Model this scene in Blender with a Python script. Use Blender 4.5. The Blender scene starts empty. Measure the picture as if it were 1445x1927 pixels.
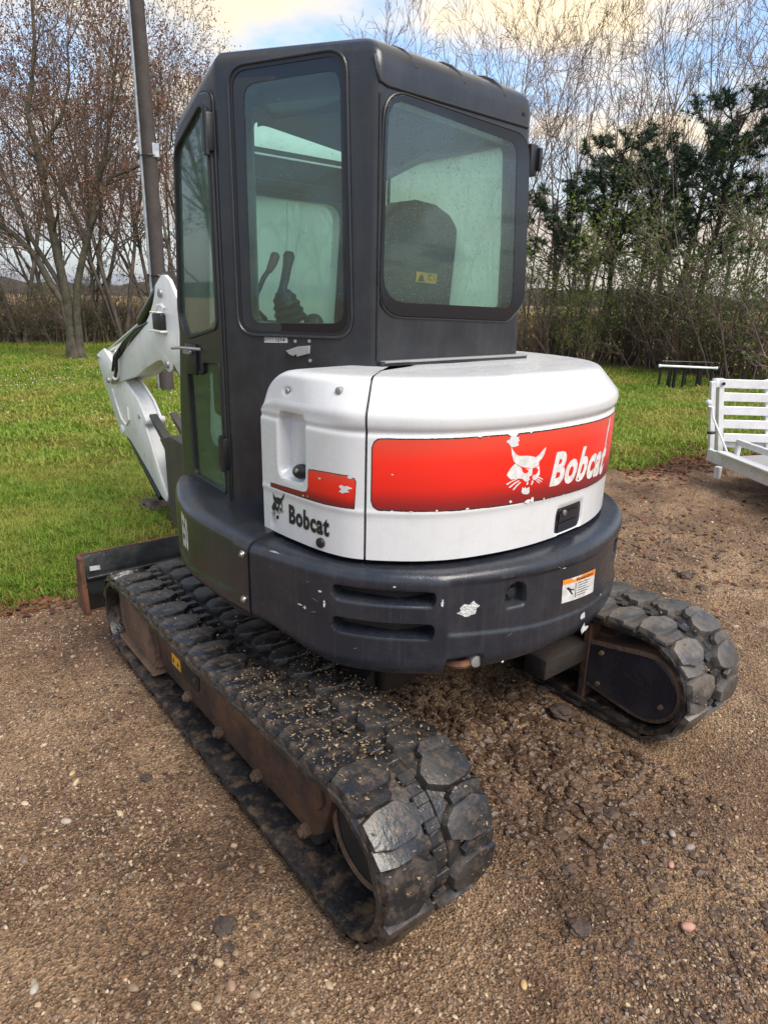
import bpy, bmesh, math, random
import numpy as np
from mathutils import Vector, Matrix, noise as mnoise
R = math.radians
S = bpy.context.scene

# ------------------------------------------------------------------ camera
cam = bpy.data.cameras.new('camera'); camo = bpy.data.objects.new('camera', cam)
S.collection.objects.link(camo); S.camera = camo
CX, CY, CZ = -1.8274, -2.2279, 1.8039
YAW, PITCH, ROLL, FPX = 0.678333, 0.311944, 0.0242622, 1249.48
_cy, _sy, _cp, _sp = math.cos(YAW), math.sin(YAW), math.cos(PITCH), math.sin(PITCH)
Fv = Vector((_sy*_cp, _cy*_cp, -_sp)); R0 = Vector((_cy, -_sy, 0)); U0 = R0.cross(Fv)
Rv = R0*math.cos(ROLL) + U0*math.sin(ROLL); Uv = U0*math.cos(ROLL) - R0*math.sin(ROLL)
m = Matrix((Rv, Uv, -Fv)).transposed().to_4x4(); m.translation = Vector((CX, CY, CZ))
camo.matrix_world = m
cam.sensor_fit = 'HORIZONTAL'; cam.sensor_width = 36; cam.lens = 36*FPX/1445
cam.clip_start = 0.05; cam.clip_end = 3000

# ------------------------------------------------------------------ world
SUN_EL, SUN_AZ = R(52), R(176)      # azimuth measured from +Y towards +X
W = bpy.data.worlds.new('World'); S.world = W; W.use_nodes = True
nt = W.node_tree; nt.nodes.clear(); N = nt.nodes.new; L = nt.links.new
out = N('ShaderNodeOutputWorld'); sky = N('ShaderNodeTexSky'); sky.sky_type = 'NISHITA'; sky.sun_disc = False
sky.sun_elevation = SUN_EL; sky.sun_rotation = SUN_AZ; sky.dust_density = 1.5
bgs = N('ShaderNodeBackground'); bgs.inputs[1].default_value = 0.125; L(sky.outputs[0], bgs.inputs[0])
tc = N('ShaderNodeTexCoord')
sep = N('ShaderNodeSeparateXYZ'); L(tc.outputs['Generated'], sep.inputs[0])
# flatten the clouds towards the horizon: direction / (z + k)
ad = N('ShaderNodeMath'); ad.operation = 'ADD'; ad.inputs[1].default_value = .22; L(sep.outputs[2], ad.inputs[0])
dv = N('ShaderNodeVectorMath'); dv.operation = 'SCALE'
iv = N('ShaderNodeMath'); iv.operation = 'DIVIDE'; iv.inputs[0].default_value = 1; L(ad.outputs[0], iv.inputs[1])
L(tc.outputs['Generated'], dv.inputs[0]); L(iv.outputs[0], dv.inputs['Scale'])
n1 = N('ShaderNodeTexNoise'); n1.inputs['Scale'].default_value = 1.35; n1.inputs['Detail'].default_value = 7; n1.inputs['Roughness'].default_value = .52
mp = N('ShaderNodeMapping'); mp.inputs['Location'].default_value = (.3, 4.92, .4); L(dv.outputs[0], mp.inputs[0]); L(mp.outputs[0], n1.inputs[0])
cr = N('ShaderNodeValToRGB'); cr.color_ramp.elements[0].position = .45; cr.color_ramp.elements[1].position = .57
L(n1.outputs[0], cr.inputs[0])
# cloud colour : warm white / cool grey by second noise, slate bank near the horizon
n2 = N('ShaderNodeTexNoise'); n2.inputs['Scale'].default_value = 1.1; n2.inputs['Detail'].default_value = 5
mp2 = N('ShaderNodeMapping'); mp2.inputs['Location'].default_value = (8.3, 2.2, 5.4); L(dv.outputs[0], mp2.inputs[0]); L(mp2.outputs[0], n2.inputs[0])
c2 = N('ShaderNodeValToRGB'); L(n2.outputs[0], c2.inputs[0])
c2.color_ramp.elements[0].position = .36; c2.color_ramp.elements[0].color = (.62, .64, .70, 1)
c2.color_ramp.elements[1].position = .58; c2.color_ramp.elements[1].color = (1.0, .90, .72, 1)
e = c2.color_ramp.elements.new(.47); e.color = (.88, .84, .80, 1)
hz = N('ShaderNodeValToRGB'); L(sep.outputs[2], hz.inputs[0])
hz.color_ramp.elements[0].position = 0.0; hz.color_ramp.elements[0].color = (1, 1, 1, 1)
hz.color_ramp.elements[1].position = .26; hz.color_ramp.elements[1].color = (0, 0, 0, 1)
hn = N('ShaderNodeMath'); hn.operation = 'MULTIPLY'; hn.inputs[1].default_value = .85; L(hz.outputs[0], hn.inputs[0])
mx = N('ShaderNodeMixRGB'); mx.inputs[2].default_value = (.34, .38, .50, 1); L(hn.outputs[0], mx.inputs[0]); L(c2.outputs[0], mx.inputs[1])
# brighter, warmer cloud around the veiled sun
sd = N('ShaderNodeVectorMath'); sd.operation = 'DOT_PRODUCT'; L(tc.outputs['Generated'], sd.inputs[0])
sd.inputs[1].default_value = (math.sin(R(56))*math.cos(R(17)), math.cos(R(56))*math.cos(R(17)), math.sin(R(17)))
sr = N('ShaderNodeMapRange'); sr.inputs[1].default_value = .86; sr.inputs[2].default_value = 1.0; L(sd.outputs['Value'], sr.inputs[0])
sm = N('ShaderNodeMixRGB'); sm.blend_type = 'ADD'; sm.inputs[2].default_value = (.36, .22, .04, 1)
L(sr.outputs[0], sm.inputs[0]); L(mx.outputs[0], sm.inputs[1])
bgc = N('ShaderNodeBackground'); bgc.inputs[1].default_value = 0.44; L(sm.outputs[0], bgc.inputs[0])
hm = N('ShaderNodeMath'); hm.operation = 'MAXIMUM'; L(cr.outputs[0], hm.inputs[0]); L(hn.outputs[0], hm.inputs[1])
ms = N('ShaderNodeMixShader'); L(hm.outputs[0], ms.inputs[0]); L(bgs.outputs[0], ms.inputs[1]); L(bgc.outputs[0], ms.inputs[2])
L(ms.outputs[0], out.inputs[0])

sl = bpy.data.lights.new('sun', 'SUN'); sl.energy = 1.7; sl.angle = R(35); sl.color = (1.0, .94, .83)
so = bpy.data.objects.new('sun', sl); S.collection.objects.link(so)
d = Vector((math.sin(SUN_AZ)*math.cos(SUN_EL), math.cos(SUN_AZ)*math.cos(SUN_EL), math.sin(SUN_EL)))
so.rotation_euler = d.to_track_quat('Z', 'Y').to_euler(); so.location = (0, 0, 20)

S.view_settings.view_transform = 'Standard'; S.view_settings.look = 'None'
S.view_settings.exposure = 1.27; S.view_settings.gamma = 1
S.view_settings.use_curve_mapping = False
S.render.engine = 'CYCLES'
S.cycles.max_bounces = 8; S.cycles.transparent_max_bounces = 16

# ------------------------------------------------------------------ materials
def mat(name, col, rough=.6, metal=0, bump=0, bscale=40, var=0, vscale=3, col2=None, spec=None, coat=0, detail=6, vlo=.42, vhi=.6, streak=None, dust=None):
    """procedural: base colour broken up by noise towards col2, fine bump"""
    M = bpy.data.materials.new(name); M.use_nodes = True; t = M.node_tree; b = t.nodes['Principled BSDF']
    b.inputs['Base Color'].default_value = (*col, 1); b.inputs['Roughness'].default_value = rough; b.inputs['Metallic'].default_value = metal
    if coat: b.inputs['Coat Weight'].default_value = coat
    if spec is not None: b.inputs['Specular IOR Level'].default_value = spec
    co = t.nodes.new('ShaderNodeTexCoord')
    if col2 is not None:
        n = t.nodes.new('ShaderNodeTexNoise'); n.inputs['Scale'].default_value = vscale; n.inputs['Detail'].default_value = detail; n.inputs['Roughness'].default_value = .65
        t.links.new(co.outputs['Object'], n.inputs[0])
        r = t.nodes.new('ShaderNodeValToRGB'); r.color_ramp.elements[0].position = vlo; r.color_ramp.elements[1].position = vhi
        r.color_ramp.elements[0].color = (*col, 1); r.color_ramp.elements[1].color = (*col2, 1)
        t.links.new(n.outputs[0], r.inputs[0]); t.links.new(r.outputs[0], b.inputs['Base Color'])
        if var:
            mr = t.nodes.new('ShaderNodeMapRange'); mr.inputs[1].default_value = .3; mr.inputs[2].default_value = .7
            mr.inputs[3].default_value = max(rough-var, .03); mr.inputs[4].default_value = min(rough+var, 1)
            t.links.new(n.outputs[0], mr.inputs[0]); t.links.new(mr.outputs[0], b.inputs['Roughness'])
    for kind, arg in (('s', streak), ('d', dust)):
        if not arg: continue
        c_, amt, fx = arg; n = t.nodes.new('ShaderNodeTexNoise'); n.inputs['Scale'].default_value = 1; n.inputs['Detail'].default_value = 5; n.inputs['Roughness'].default_value = .7
        mp_ = t.nodes.new('ShaderNodeMapping'); mp_.inputs['Scale'].default_value = (fx, fx, fx*.06) if kind == 's' else (fx, fx, fx); t.links.new(co.outputs['Object'], mp_.inputs[0]); t.links.new(mp_.outputs[0], n.inputs[0])
        mr = t.nodes.new('ShaderNodeMapRange'); mr.inputs[1].default_value = .50; mr.inputs[2].default_value = .78; mr.inputs[4].default_value = amt; t.links.new(n.outputs[0], mr.inputs[0])
        mx_ = t.nodes.new('ShaderNodeMixRGB'); mx_.inputs[2].default_value = (*c_, 1); t.links.new(mr.outputs[0], mx_.inputs[0])
        src = b.inputs['Base Color'].links[0].from_socket if b.inputs['Base Color'].links else None
        if src: t.links.new(src, mx_.inputs[1])
        else: mx_.inputs[1].default_value = (*col, 1)
        t.links.new(mx_.outputs[0], b.inputs['Base Color'])
    if bump:
        n = t.nodes.new('ShaderNodeTexNoise'); n.inputs['Scale'].default_value = bscale; n.inputs['Detail'].default_value = 4
        t.links.new(co.outputs['Object'], n.inputs[0])
        bp = t.nodes.new('ShaderNodeBump'); bp.inputs['Strength'].default_value = bump; bp.inputs['Distance'].default_value = .01
        t.links.new(n.outputs[0], bp.inputs['Height']); t.links.new(bp.outputs[0], b.inputs['Normal'])
    return M

M = {}
M['charcoal'] = mat('charcoal_paint', (.0155, .0172, .0215), .23, bump=.10, bscale=260, var=.08, vscale=5, col2=(.022, .024, .028), streak=((.060, .053, .048), .28, 34), dust=((.07, .06, .05), .12, 7))
M['navy'] = mat('counterweight_paint', (.0140, .0165, .0235), .25, bump=.12, bscale=160, var=.08, vscale=7, col2=(.021, .023, .030), streak=((.07, .066, .066), .28, 38), dust=((.08, .07, .06), .12, 9))
M['white'] = mat('white_paint', (.585, .59, .595), .28, bump=.02, bscale=60, var=.06, vscale=9, col2=(.57, .56, .54), vlo=.5, vhi=.8, coat=.25, streak=((.36, .33, .28), .14, 30), dust=((.40, .36, .30), .20, 22))
M['boomwhite'] = mat('boom_paint', (.74, .73, .70), .34, bump=.05, bscale=60, var=.1, vscale=5, col2=(.52, .46, .38), vlo=.58, vhi=.82, streak=((.30, .22, .15), .3, 26))
M['rubber'] = mat('track_rubber', (.014, .0145, .016), .30, bump=.22, bscale=70, var=.16, vscale=6, col2=(.048, .043, .039), vlo=.46, vhi=.72, dust=((.20, .14, .09), .55, 26))
M['dustyrubber'] = mat('dusty_rubber', (.040, .038, .037), .42, bump=.25, bscale=60, var=.15, vscale=7, col2=(.12, .105, .09), vlo=.42, vhi=.70, dust=((.24, .18, .12), .5, 20))
M['beltedge'] = mat('belt_rubber', (.015, .0145, .015), .38, bump=.4, bscale=50, var=.15, vscale=9, col2=(.045, .034, .026), vlo=.5, vhi=.68, dust=((.26, .165, .095), .8, 15))
M['mudrust'] = mat('muddy_steel', (.105, .052, .028), .62, bump=.6, bscale=30, var=.2, col2=(.030, .018, .014), vscale=4.5, vlo=.38, vhi=.62)
M['mud'] = mat('dried_mud', (.18, .105, .062), .9, bump=.9, bscale=45, col2=(.10, .062, .040), vscale=8)
M['darkmetal'] = mat('dark_plate', (.012, .014, .022), .30, bump=.05, bscale=40, var=.1, vscale=4, col2=(.03, .03, .034))
M['greasy'] = mat('greasy_underbody', (.024, .016, .011), .8, bump=.6, bscale=30, col2=(.010, .008, .007), vscale=6)
M['black'] = mat('black_plastic', (.010, .010, .012), .42, bump=.05, bscale=90)
M['seal'] = mat('window_rubber', (.009, .009, .011), .38)
M['frit'] = mat('glass_frit', (.008, .009, .012), .07)
M['interior'] = mat('cab_lining', (.060, .070, .072), .8, bump=.1)
M['seat'] = mat('seat_vinyl', (.030, .034, .036), .5, bump=.15, bscale=60)
M['chrome'] = mat('steel', (.55, .54, .52), .28, metal=1, bump=.1, bscale=80)
M['dullsteel'] = mat('dull_steel', (.36, .35, .34), .5, metal=.6, bump=.15, bscale=50)
M['galv'] = mat('galvanised', (.50, .52, .55), .42, metal=.6, bump=.1, bscale=30, col2=(.36, .38, .40), vscale=12)
M['alu'] = mat('aluminium', (.70, .70, .71), .42, metal=.35, bump=.08, bscale=50, col2=(.55, .55, .56), vscale=10, vlo=.4, vhi=.8)
M['yellow'] = mat('yellow_label', (.85, .42, .02), .5, col2=(.55, .30, .03), vscale=30)
M['orange'] = mat('orange_label', (.80, .22, .02), .5)
M['label'] = mat('white_label', (.62, .62, .60), .5, col2=(.45, .44, .42), vscale=25)
M['ink'] = mat('black_ink', (.012, .012, .014), .45)
M['printwhite'] = mat('white_print', (.66, .64, .62), .4, col2=(.52, .50, .48), vscale=40)
M['chip'] = mat('bare_chip', (.60, .60, .58), .55, bump=.8, bscale=150, col2=(.42, .42, .41), vscale=60)
M['redlens'] = mat('red_lens', (.55, .01, .01), .2)
M['redgrip'] = mat('lever_knob', (.14, .045, .04), .45)
M['wood'] = mat('pole_wood', (.060, .048, .044), .85, bump=.8, bscale=25, col2=(.045, .035, .030), vscale=4)
M['pvc'] = mat('white_pipe', (.8, .8, .8), .4)
M['cylinder'] = mat('cylinder_black', (.012, .013, .015), .3)
M['bucket'] = mat('bucket_steel', (.045, .046, .046), .5, bump=.25, bscale=25, col2=(.085, .062, .045), vscale=4, var=.1)
M['bladeback'] = mat('blade_paint', (.012, .014, .015), .36, bump=.2, bscale=30, col2=(.03, .032, .03), vscale=4, var=.1)
M['bladerust'] = mat('blade_rust', (.17, .070, .035), .8, bump=.5, bscale=40, col2=(.075, .036, .022), vscale=8)

# red decal : print fades to maroon at its lower edge
def red_print():
    Mx = bpy.data.materials.new('red_print'); Mx.use_nodes = True; t = Mx.node_tree; b = t.nodes['Principled BSDF']
    b.inputs['Roughness'].default_value = .36
    co = t.nodes.new('ShaderNodeTexCoord'); sp = t.nodes.new('ShaderNodeSeparateXYZ'); t.links.new(co.outputs['UV'], sp.inputs[0])
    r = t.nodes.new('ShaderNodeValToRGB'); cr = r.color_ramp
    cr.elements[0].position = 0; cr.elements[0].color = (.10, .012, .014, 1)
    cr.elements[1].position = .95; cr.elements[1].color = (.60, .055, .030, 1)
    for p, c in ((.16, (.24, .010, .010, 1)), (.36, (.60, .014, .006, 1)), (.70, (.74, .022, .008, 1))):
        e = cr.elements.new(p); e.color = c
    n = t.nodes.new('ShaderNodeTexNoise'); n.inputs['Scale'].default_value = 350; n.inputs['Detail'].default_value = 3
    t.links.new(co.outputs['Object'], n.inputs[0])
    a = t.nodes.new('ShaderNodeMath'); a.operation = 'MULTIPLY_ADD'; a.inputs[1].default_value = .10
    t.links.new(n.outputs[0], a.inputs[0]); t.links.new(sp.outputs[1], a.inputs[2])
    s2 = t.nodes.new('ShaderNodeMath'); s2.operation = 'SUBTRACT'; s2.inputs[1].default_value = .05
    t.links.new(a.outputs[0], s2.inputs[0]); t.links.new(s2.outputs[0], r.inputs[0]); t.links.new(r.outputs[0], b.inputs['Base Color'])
    return Mx
M['red'] = red_print()

def glass_mat(name, tint, fog, fogcol, drops=0):
    """tinted pane, wet and misted: clear transmission + scattered fog + mirror film with drops"""
    Mx = bpy.data.materials.new(name); Mx.use_nodes = True; t = Mx.node_tree; t.nodes.clear(); n = t.nodes.new; l = t.links.new
    o = n('ShaderNodeOutputMaterial'); co = n('ShaderNodeTexCoord')
    tr = n('ShaderNodeBsdfTransparent'); tr.inputs[0].default_value = (*tint, 1)
    tl = n('ShaderNodeBsdfTranslucent'); tl.inputs[0].default_value = (*fogcol, 1)
    df = n('ShaderNodeBsdfDiffuse'); df.inputs[0].default_value = (*[c*.6 for c in fogcol], 1)
    fm = n('ShaderNodeMixShader'); fm.inputs[0].default_value = .12; l(tl.outputs[0], fm.inputs[1]); l(df.outputs[0], fm.inputs[2])
    ns = n('ShaderNodeTexNoise'); ns.inputs['Scale'].default_value = 3.2; ns.inputs['Detail'].default_value = 6
    mpn = n('ShaderNodeMapping'); mpn.inputs['Scale'].default_value = (3, 3, 1.1); l(co.outputs['Object'], mpn.inputs[0]); l(mpn.outputs[0], ns.inputs[0])
    mr = n('ShaderNodeMapRange'); mr.inputs[1].default_value = .3; mr.inputs[2].default_value = .7
    mr.inputs[3].default_value = fog*.85; mr.inputs[4].default_value = min(1, fog*1.15); l(ns.outputs[0], mr.inputs[0])
    m1 = n('ShaderNodeMixShader'); l(tr.outputs[0], m1.inputs[1]); l(fm.outputs[0], m1.inputs[2])
    gl = n('ShaderNodeBsdfGlossy'); gl.inputs['Roughness'].default_value = .03
    fr = n('ShaderNodeFresnel'); fr.inputs[0].default_value = 1.55
    if drops:
        vo = n('ShaderNodeTexVoronoi'); vo.inputs['Scale'].default_value = 78; l(co.outputs['Object'], vo.inputs[0])
        ra = n('ShaderNodeMapRange'); ra.inputs[1].default_value = .0; ra.inputs[2].default_value = .26; ra.inputs[3].default_value = 1; ra.inputs[4].default_value = 0
        l(vo.outputs['Distance'], ra.inputs[0])
        # only some cells carry a drop
        ss = n('ShaderNodeSeparateColor'); l(vo.outputs['Color'], ss.inputs[0])
        gt = n('ShaderNodeMath'); gt.operation = 'GREATER_THAN'; gt.inputs[1].default_value = 1-drops; l(ss.outputs[0], gt.inputs[0])
        mu = n('ShaderNodeMath'); mu.operation = 'MULTIPLY'; l(ra.outputs[0], mu.inputs[0]); l(gt.outputs[0], mu.inputs[1])
        bp = n('ShaderNodeBump'); bp.inputs['Strength'].default_value = .35; bp.inputs['Distance'].default_value = .0015; l(mu.outputs[0], bp.inputs['Height'])
        l(bp.outputs[0], gl.inputs['Normal'])
        ad2 = n('ShaderNodeMath'); ad2.operation = 'MULTIPLY_ADD'; ad2.inputs[1].default_value = .60; l(mu.outputs[0], ad2.inputs[0]); l(mr.outputs[0], ad2.inputs[2]); l(ad2.outputs[0], m1.inputs[0])
    else:
        l(mr.outputs[0], m1.inputs[0])
    fa = n('ShaderNodeMath'); fa.operation = 'MULTIPLY_ADD'; fa.inputs[1].default_value = 1.15; fa.inputs[2].default_value = .03; fa.use_clamp = True
    l(fr.outputs[0], fa.inputs[0])
    ge = n('ShaderNodeNewGeometry'); bk = n('ShaderNodeMath'); bk.operation = 'SUBTRACT'; bk.inputs[0].default_value = 1; l(ge.outputs['Backfacing'], bk.inputs[1])
    fb_ = n('ShaderNodeMath'); fb_.operation = 'MULTIPLY'; l(fa.outputs[0], fb_.inputs[0]); l(bk.outputs[0], fb_.inputs[1])
    m2 = n('ShaderNodeMixShader'); l(fb_.outputs[0], m2.inputs[0]); l(m1.outputs[0], m2.inputs[1]); l(gl.outputs[0], m2.inputs[2])
    l(m2.outputs[0], o.inputs[0])
    return Mx
M['glass_rear'] = glass_mat('rear_glass', (.82, .96, .89), .14, (.60, .72, .65), drops=.55)
M['glass_side'] = glass_mat('side_glass', (.82, .96, .91), .12, (.50, .66, .58), drops=.05)
M['glass_door'] = glass_mat('door_glass', (.76, .90, .85), .34, (.62, .74, .68))
M['glass_far'] = glass_mat('misted_glass', (.84, .96, .89), .62, (.85, .97, .90))

# ------------------------------------------------------------------ helpers
COL = S.collection
def link(o): COL.objects.link(o); return o
def mesh_from(name, V, F, mt=None, smooth=None, uv=None):
    me = bpy.data.meshes.new(name); me.from_pydata([tuple(v) for v in V], [], F); me.update()
    if mt is not None: me.materials.append(mt)
    if smooth is not None: smooth_by(me, smooth)
    return me
def smooth_by(me, deg):
    bm = bmesh.new(); bm.from_mesh(me); lim = R(deg)
    for f in bm.faces: f.smooth = True
    for e in bm.edges:
        e.smooth = not (len(e.link_faces) != 2 or e.calc_face_angle(0) > lim)
    bm.to_mesh(me); bm.free()
def obj(name, me, parent=None, up=False, label=None):
    o = bpy.data.objects.new(name, me); link(o)
    if parent is not None: o.parent = parent
    if up: o.rotation_euler = (0, 0, PSI)
    if label: o['label'] = label
    return o
def bmobj(name, bm, mt, parent=None, up=False, smooth=30, label=None):
    me = bpy.data.meshes.new(name); bm.normal_update(); bm.to_mesh(me); bm.free()
    me.materials.append(M[mt] if isinstance(mt, str) else mt)
    if smooth: smooth_by(me, smooth)
    return obj(name, me, parent, up, label)
def thing(name, label, cat, loc=(0, 0, 0), rz=0, group=None):
    o = bpy.data.objects.new(name, None); link(o); o.location = loc; o.rotation_euler = (0, 0, rz)
    o.empty_display_size = .2
    return tag(o, label, cat, group)
def tag(o, label=None, cat=None, group=None, kind=None):
    if label: o['label'] = label
    if cat: o['category'] = cat
    if group: o['group'] = group
    if kind: o['kind'] = kind
    return o
PSI = 0.0288
def up2w(p):
    c, s = math.cos(PSI), math.sin(PSI); return (c*p[0]-s*p[1], s*p[0]+c*p[1], p[2])

def box_bm(x0, x1, y0, y1, z0, z1, bev=0.0, seg=2, bm=None, mtx=None):
    own = bm is None
    b = bmesh.new()
    vs = [b.verts.new((x, y, z)) for x in (x0, x1) for y in (y0, y1) for z in (z0, z1)]
    for f in ((0, 1, 3, 2), (4, 6, 7, 5), (0, 4, 5, 1), (2, 3, 7, 6), (0, 2, 6, 4), (1, 5, 7, 3)): b.faces.new([vs[i] for i in f])
    bmesh.ops.recalc_face_normals(b, faces=b.faces)
    if bev: bmesh.ops.bevel(b, geom=b.edges[:], offset=bev, segments=seg, affect='EDGES', profile=.5)
    if mtx is not None: bmesh.ops.transform(b, matrix=mtx, verts=b.verts)
    if own: return b
    tmp = bpy.data.meshes.new('t'); b.to_mesh(tmp); b.free(); bm.from_mesh(tmp); bpy.data.meshes.remove(tmp); return bm
def merge(bm, b):
    tmp = bpy.data.meshes.new('t'); b.to_mesh(tmp); b.free(); bm.from_mesh(tmp); bpy.data.meshes.remove(tmp)
def prism_bm(pts, fn, t0, t1, bev=0, seg=2):
    """pts: 2D outline; fn(a,b,t)->3D; extruded from t0 to t1; cap edges bevelled"""
    b = bmesh.new()
    A = [b.verts.new(fn(p[0], p[1], t0)) for p in pts]; B = [b.verts.new(fn(p[0], p[1], t1)) for p in pts]
    b.faces.new(A); b.faces.new(B[::-1]); n = len(pts)
    for i in range(n): b.faces.new((A[i], B[i], B[(i+1) % n], A[(i+1) % n]))
    bmesh.ops.recalc_face_normals(b, faces=b.faces)
    if bev:
        cap = set(A) | set(B)
        ed = [e for e in b.edges if (e.verts[0] in A and e.verts[1] in A) or (e.verts[0] in B and e.verts[1] in B)] if n < 200 else []
        As, Bs = set(A), set(B)
        bmesh.ops.bevel(b, geom=ed, offset=bev, segments=seg, affect='EDGES', profile=.5)
    return b
def round_poly(pts, r, n=6):
    out = []; k = len(pts)
    for i in range(k):
        p = Vector(pts[i]); a = Vector(pts[i-1]); c = Vector(pts[(i+1) % k])
        rr = r[i] if isinstance(r, (list, tuple)) else r
        u = (a-p); v = (c-p); lu, lv = u.length, v.length; u.normalize(); v.normalize()
        ang = math.acos(max(-1, min(1, u.dot(v)))); dd = min(rr/math.tan(ang/2), lu*.49, lv*.49) if ang > .01 else 0
        p0 = p+u*dd; p1 = p+v*dd
        for j in range(n+1):
            t = j/n; q = (1-t)**2*p0+2*t*(1-t)*p+t*t*p1; out.append((q.x, q.y))
    return out
def offset_poly(pts, d):
    k = len(pts); out = []
    area = sum(pts[i-1][0]*pts[i][1]-pts[i][0]*pts[i-1][1] for i in range(k)); sg = 1 if area > 0 else -1
    for i in range(k):
        a = Vector(pts[i-1]); p = Vector(pts[i]); c = Vector(pts[(i+1) % k])
        t1 = (p-a).normalized() if (p-a).length > 1e-6 else (c-p).normalized(); t2 = (c-p).normalized() if (c-p).length > 1e-6 else t1
        nn = Vector((t1.y+t2.y, -(t1.x+t2.x))); l_ = nn.length
        nn = nn/l_ if l_ > 1e-6 else Vector((t1.y, -t1.x)); kk = max(.5, nn.dot(Vector((t1.y, -t1.x))))
        q = p+nn*(sg*d/kk); out.append((q.x, q.y))
    return out
def resample(pts, n):
    P = np.array(pts+[pts[0]]); dd = np.hypot(*np.diff(P, axis=0).T); s_ = np.concatenate([[0], np.cumsum(dd)])
    u = np.linspace(0, s_[-1], n, endpoint=False); return list(zip(np.interp(u, s_, P[:, 0]), np.interp(u, s_, P[:, 1])))
def ring_bm(outer, inner, fn, t0, t1):
    """frame between two matched outlines, thickness t0..t1"""
    n = len(outer); b = bmesh.new()
    q = [[b.verts.new(fn(p[0], p[1], t)) for p in o] for o in (outer, inner) for t in (t0, t1)]
    O0, O1, I0, I1 = q
    for i in range(n):
        j = (i+1) % n
        for a, c in ((O0, O1), (O1, I1), (I1, I0), (I0, O0)): b.faces.new((a[i], a[j], c[j], c[i]))
    bmesh.ops.recalc_face_normals(b, faces=b.faces); return b
def tube_bm(path, r, n=8, closed=False, bm=None, cap=True):
    own = bm is None; b = bmesh.new() if own else bm
    P = [Vector(p) for p in path]; k = len(P); rings = []
    up_ = None
    for i in range(k):
        a = P[i-1] if (i > 0 or closed) else P[i]; c = P[(i+1) % k] if (i < k-1 or closed) else P[i]
        t = (c-a).normalized()
        if up_ is None: up_ = Vector((0, 0, 1)) if abs(t.z) < .9 else Vector((1, 0, 0))
        s_ = t.cross(up_).normalized(); w = s_.cross(t).normalized(); up_ = w
        rr = r[i] if isinstance(r, (list, tuple)) else r
        rings.append([b.verts.new(P[i]+(s_*math.cos(x)+w*math.sin(x))*rr) for x in [2*math.pi*j/n for j in range(n)]])
    m_ = k if closed else k-1
    for i in range(m_):
        A, B = rings[i], rings[(i+1) % k]
        for j in range(n): b.faces.new((A[j], A[(j+1) % n], B[(j+1) % n], B[j]))
    if cap and not closed:
        b.faces.new(rings[0][::-1]); b.faces.new(rings[-1])
    return b
def cyl_bm(p0, p1, r, n=16, r2=None, bev=0):
    b = tube_bm([p0, p1], [r, r2 if r2 is not None else r], n)
    if bev:
        ed = [e for e in b.edges if len(e.link_faces) == 2 and any(len(f.verts) == n for f in e.link_faces)]
        bmesh.ops.bevel(b, geom=ed, offset=bev, segments=2, affect='EDGES', profile=.5)
    return b
def boolean(base, cutters):
    """base, cutters: bmesh -> result mesh (temp objects removed)"""
    ob = []
    for k_, b in enumerate([base]+cutters):
        me = bpy.data.meshes.new('tmp'); b.normal_update(); b.to_mesh(me); b.free(); o = bpy.data.objects.new('tmp', me); link(o); ob.append(o)
    for o in ob[1:]:
        md = ob[0].modifiers.new('b', 'BOOLEAN'); md.operation = 'DIFFERENCE'; md.object = o; md.solver = 'EXACT'
    dg = bpy.context.evaluated_depsgraph_get(); me = bpy.data.meshes.new_from_object(ob[0].evaluated_get(dg))
    for o in ob:
        mm = o.data; bpy.data.objects.remove(o); bpy.data.meshes.remove(mm)
    return me
def text_mesh(s, bold=.012, sx=1.0, shear=0.0):
    c = bpy.data.curves.new('t', 'FONT'); c.body = s; c.offset = bold; c.resolution_u = 3; c.shear = shear; c.space_character = 1.10
    o = bpy.data.objects.new('t', c); link(o); dg = bpy.context.evaluated_depsgraph_get()
    me = bpy.data.meshes.new_from_object(o.evaluated_get(dg)); bpy.data.objects.remove(o)
    V = np.array([v.co[:2] for v in me.vertices]); F = [tuple(p.vertices) for p in me.polygons]; bpy.data.meshes.remove(me)
    V -= V.min(0); V /= V.max(0); return V, F      # normalised 0..1 box

# smooth plan-view paths of the bodywork
def catmull(pts, n=24):
    P = [(2*pts[0][0]-pts[1][0], 2*pts[0][1]-pts[1][1])]+list(pts)+[(2*pts[-1][0]-pts[-2][0], 2*pts[-1][1]-pts[-2][1])]; o = []
    for i in range(1, len(P)-2):
        p0, p1, p2, p3 = [np.array(q, float) for q in P[i-1:i+3]]
        for k in range(n):
            t = k/n; o.append(.5*((2*p1)+(-p0+p2)*t+(2*p0-5*p1+4*p2-p3)*t*t+(-p0+3*p1-3*p2+p3)*t**3))
    o.append(np.array(P[-2], float)); return np.array(o)
class Path:
    def __init__(s, pts, n=24):
        s.P = catmull(pts, n); d = np.hypot(*np.diff(s.P, axis=0).T); s.S = np.concatenate([[0], np.cumsum(d)]); s.L = s.S[-1]
        T = np.gradient(s.P, s.S, axis=0); k = np.ones(9)/9; Tp = np.pad(T, ((4, 4), (0, 0)), mode='edge')
        T = np.stack([np.convolve(Tp[:, i], k, 'valid') for i in (0, 1)], 1); s.T = T/np.hypot(*T.T)[:, None]
    def at(s, u):
        x = np.interp(u, s.S, s.P[:, 0]); y = np.interp(u, s.S, s.P[:, 1]); tx = np.interp(u, s.S, s.T[:, 0]); ty = np.interp(u, s.S, s.T[:, 1])
        l = np.hypot(tx, ty); return x, y, ty/l, -tx/l
BAND = Path([(-.875,-.285),(-.838,-.40),(-.785,-.555),(-.70,-.70),(-.584,-.82),(-.47,-.895),(-.17,-.975),(.16,-.975),(.485,-.868),(.70,-.70),(.80,-.53),(.86,-.36),(.90,-.10)])
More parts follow.
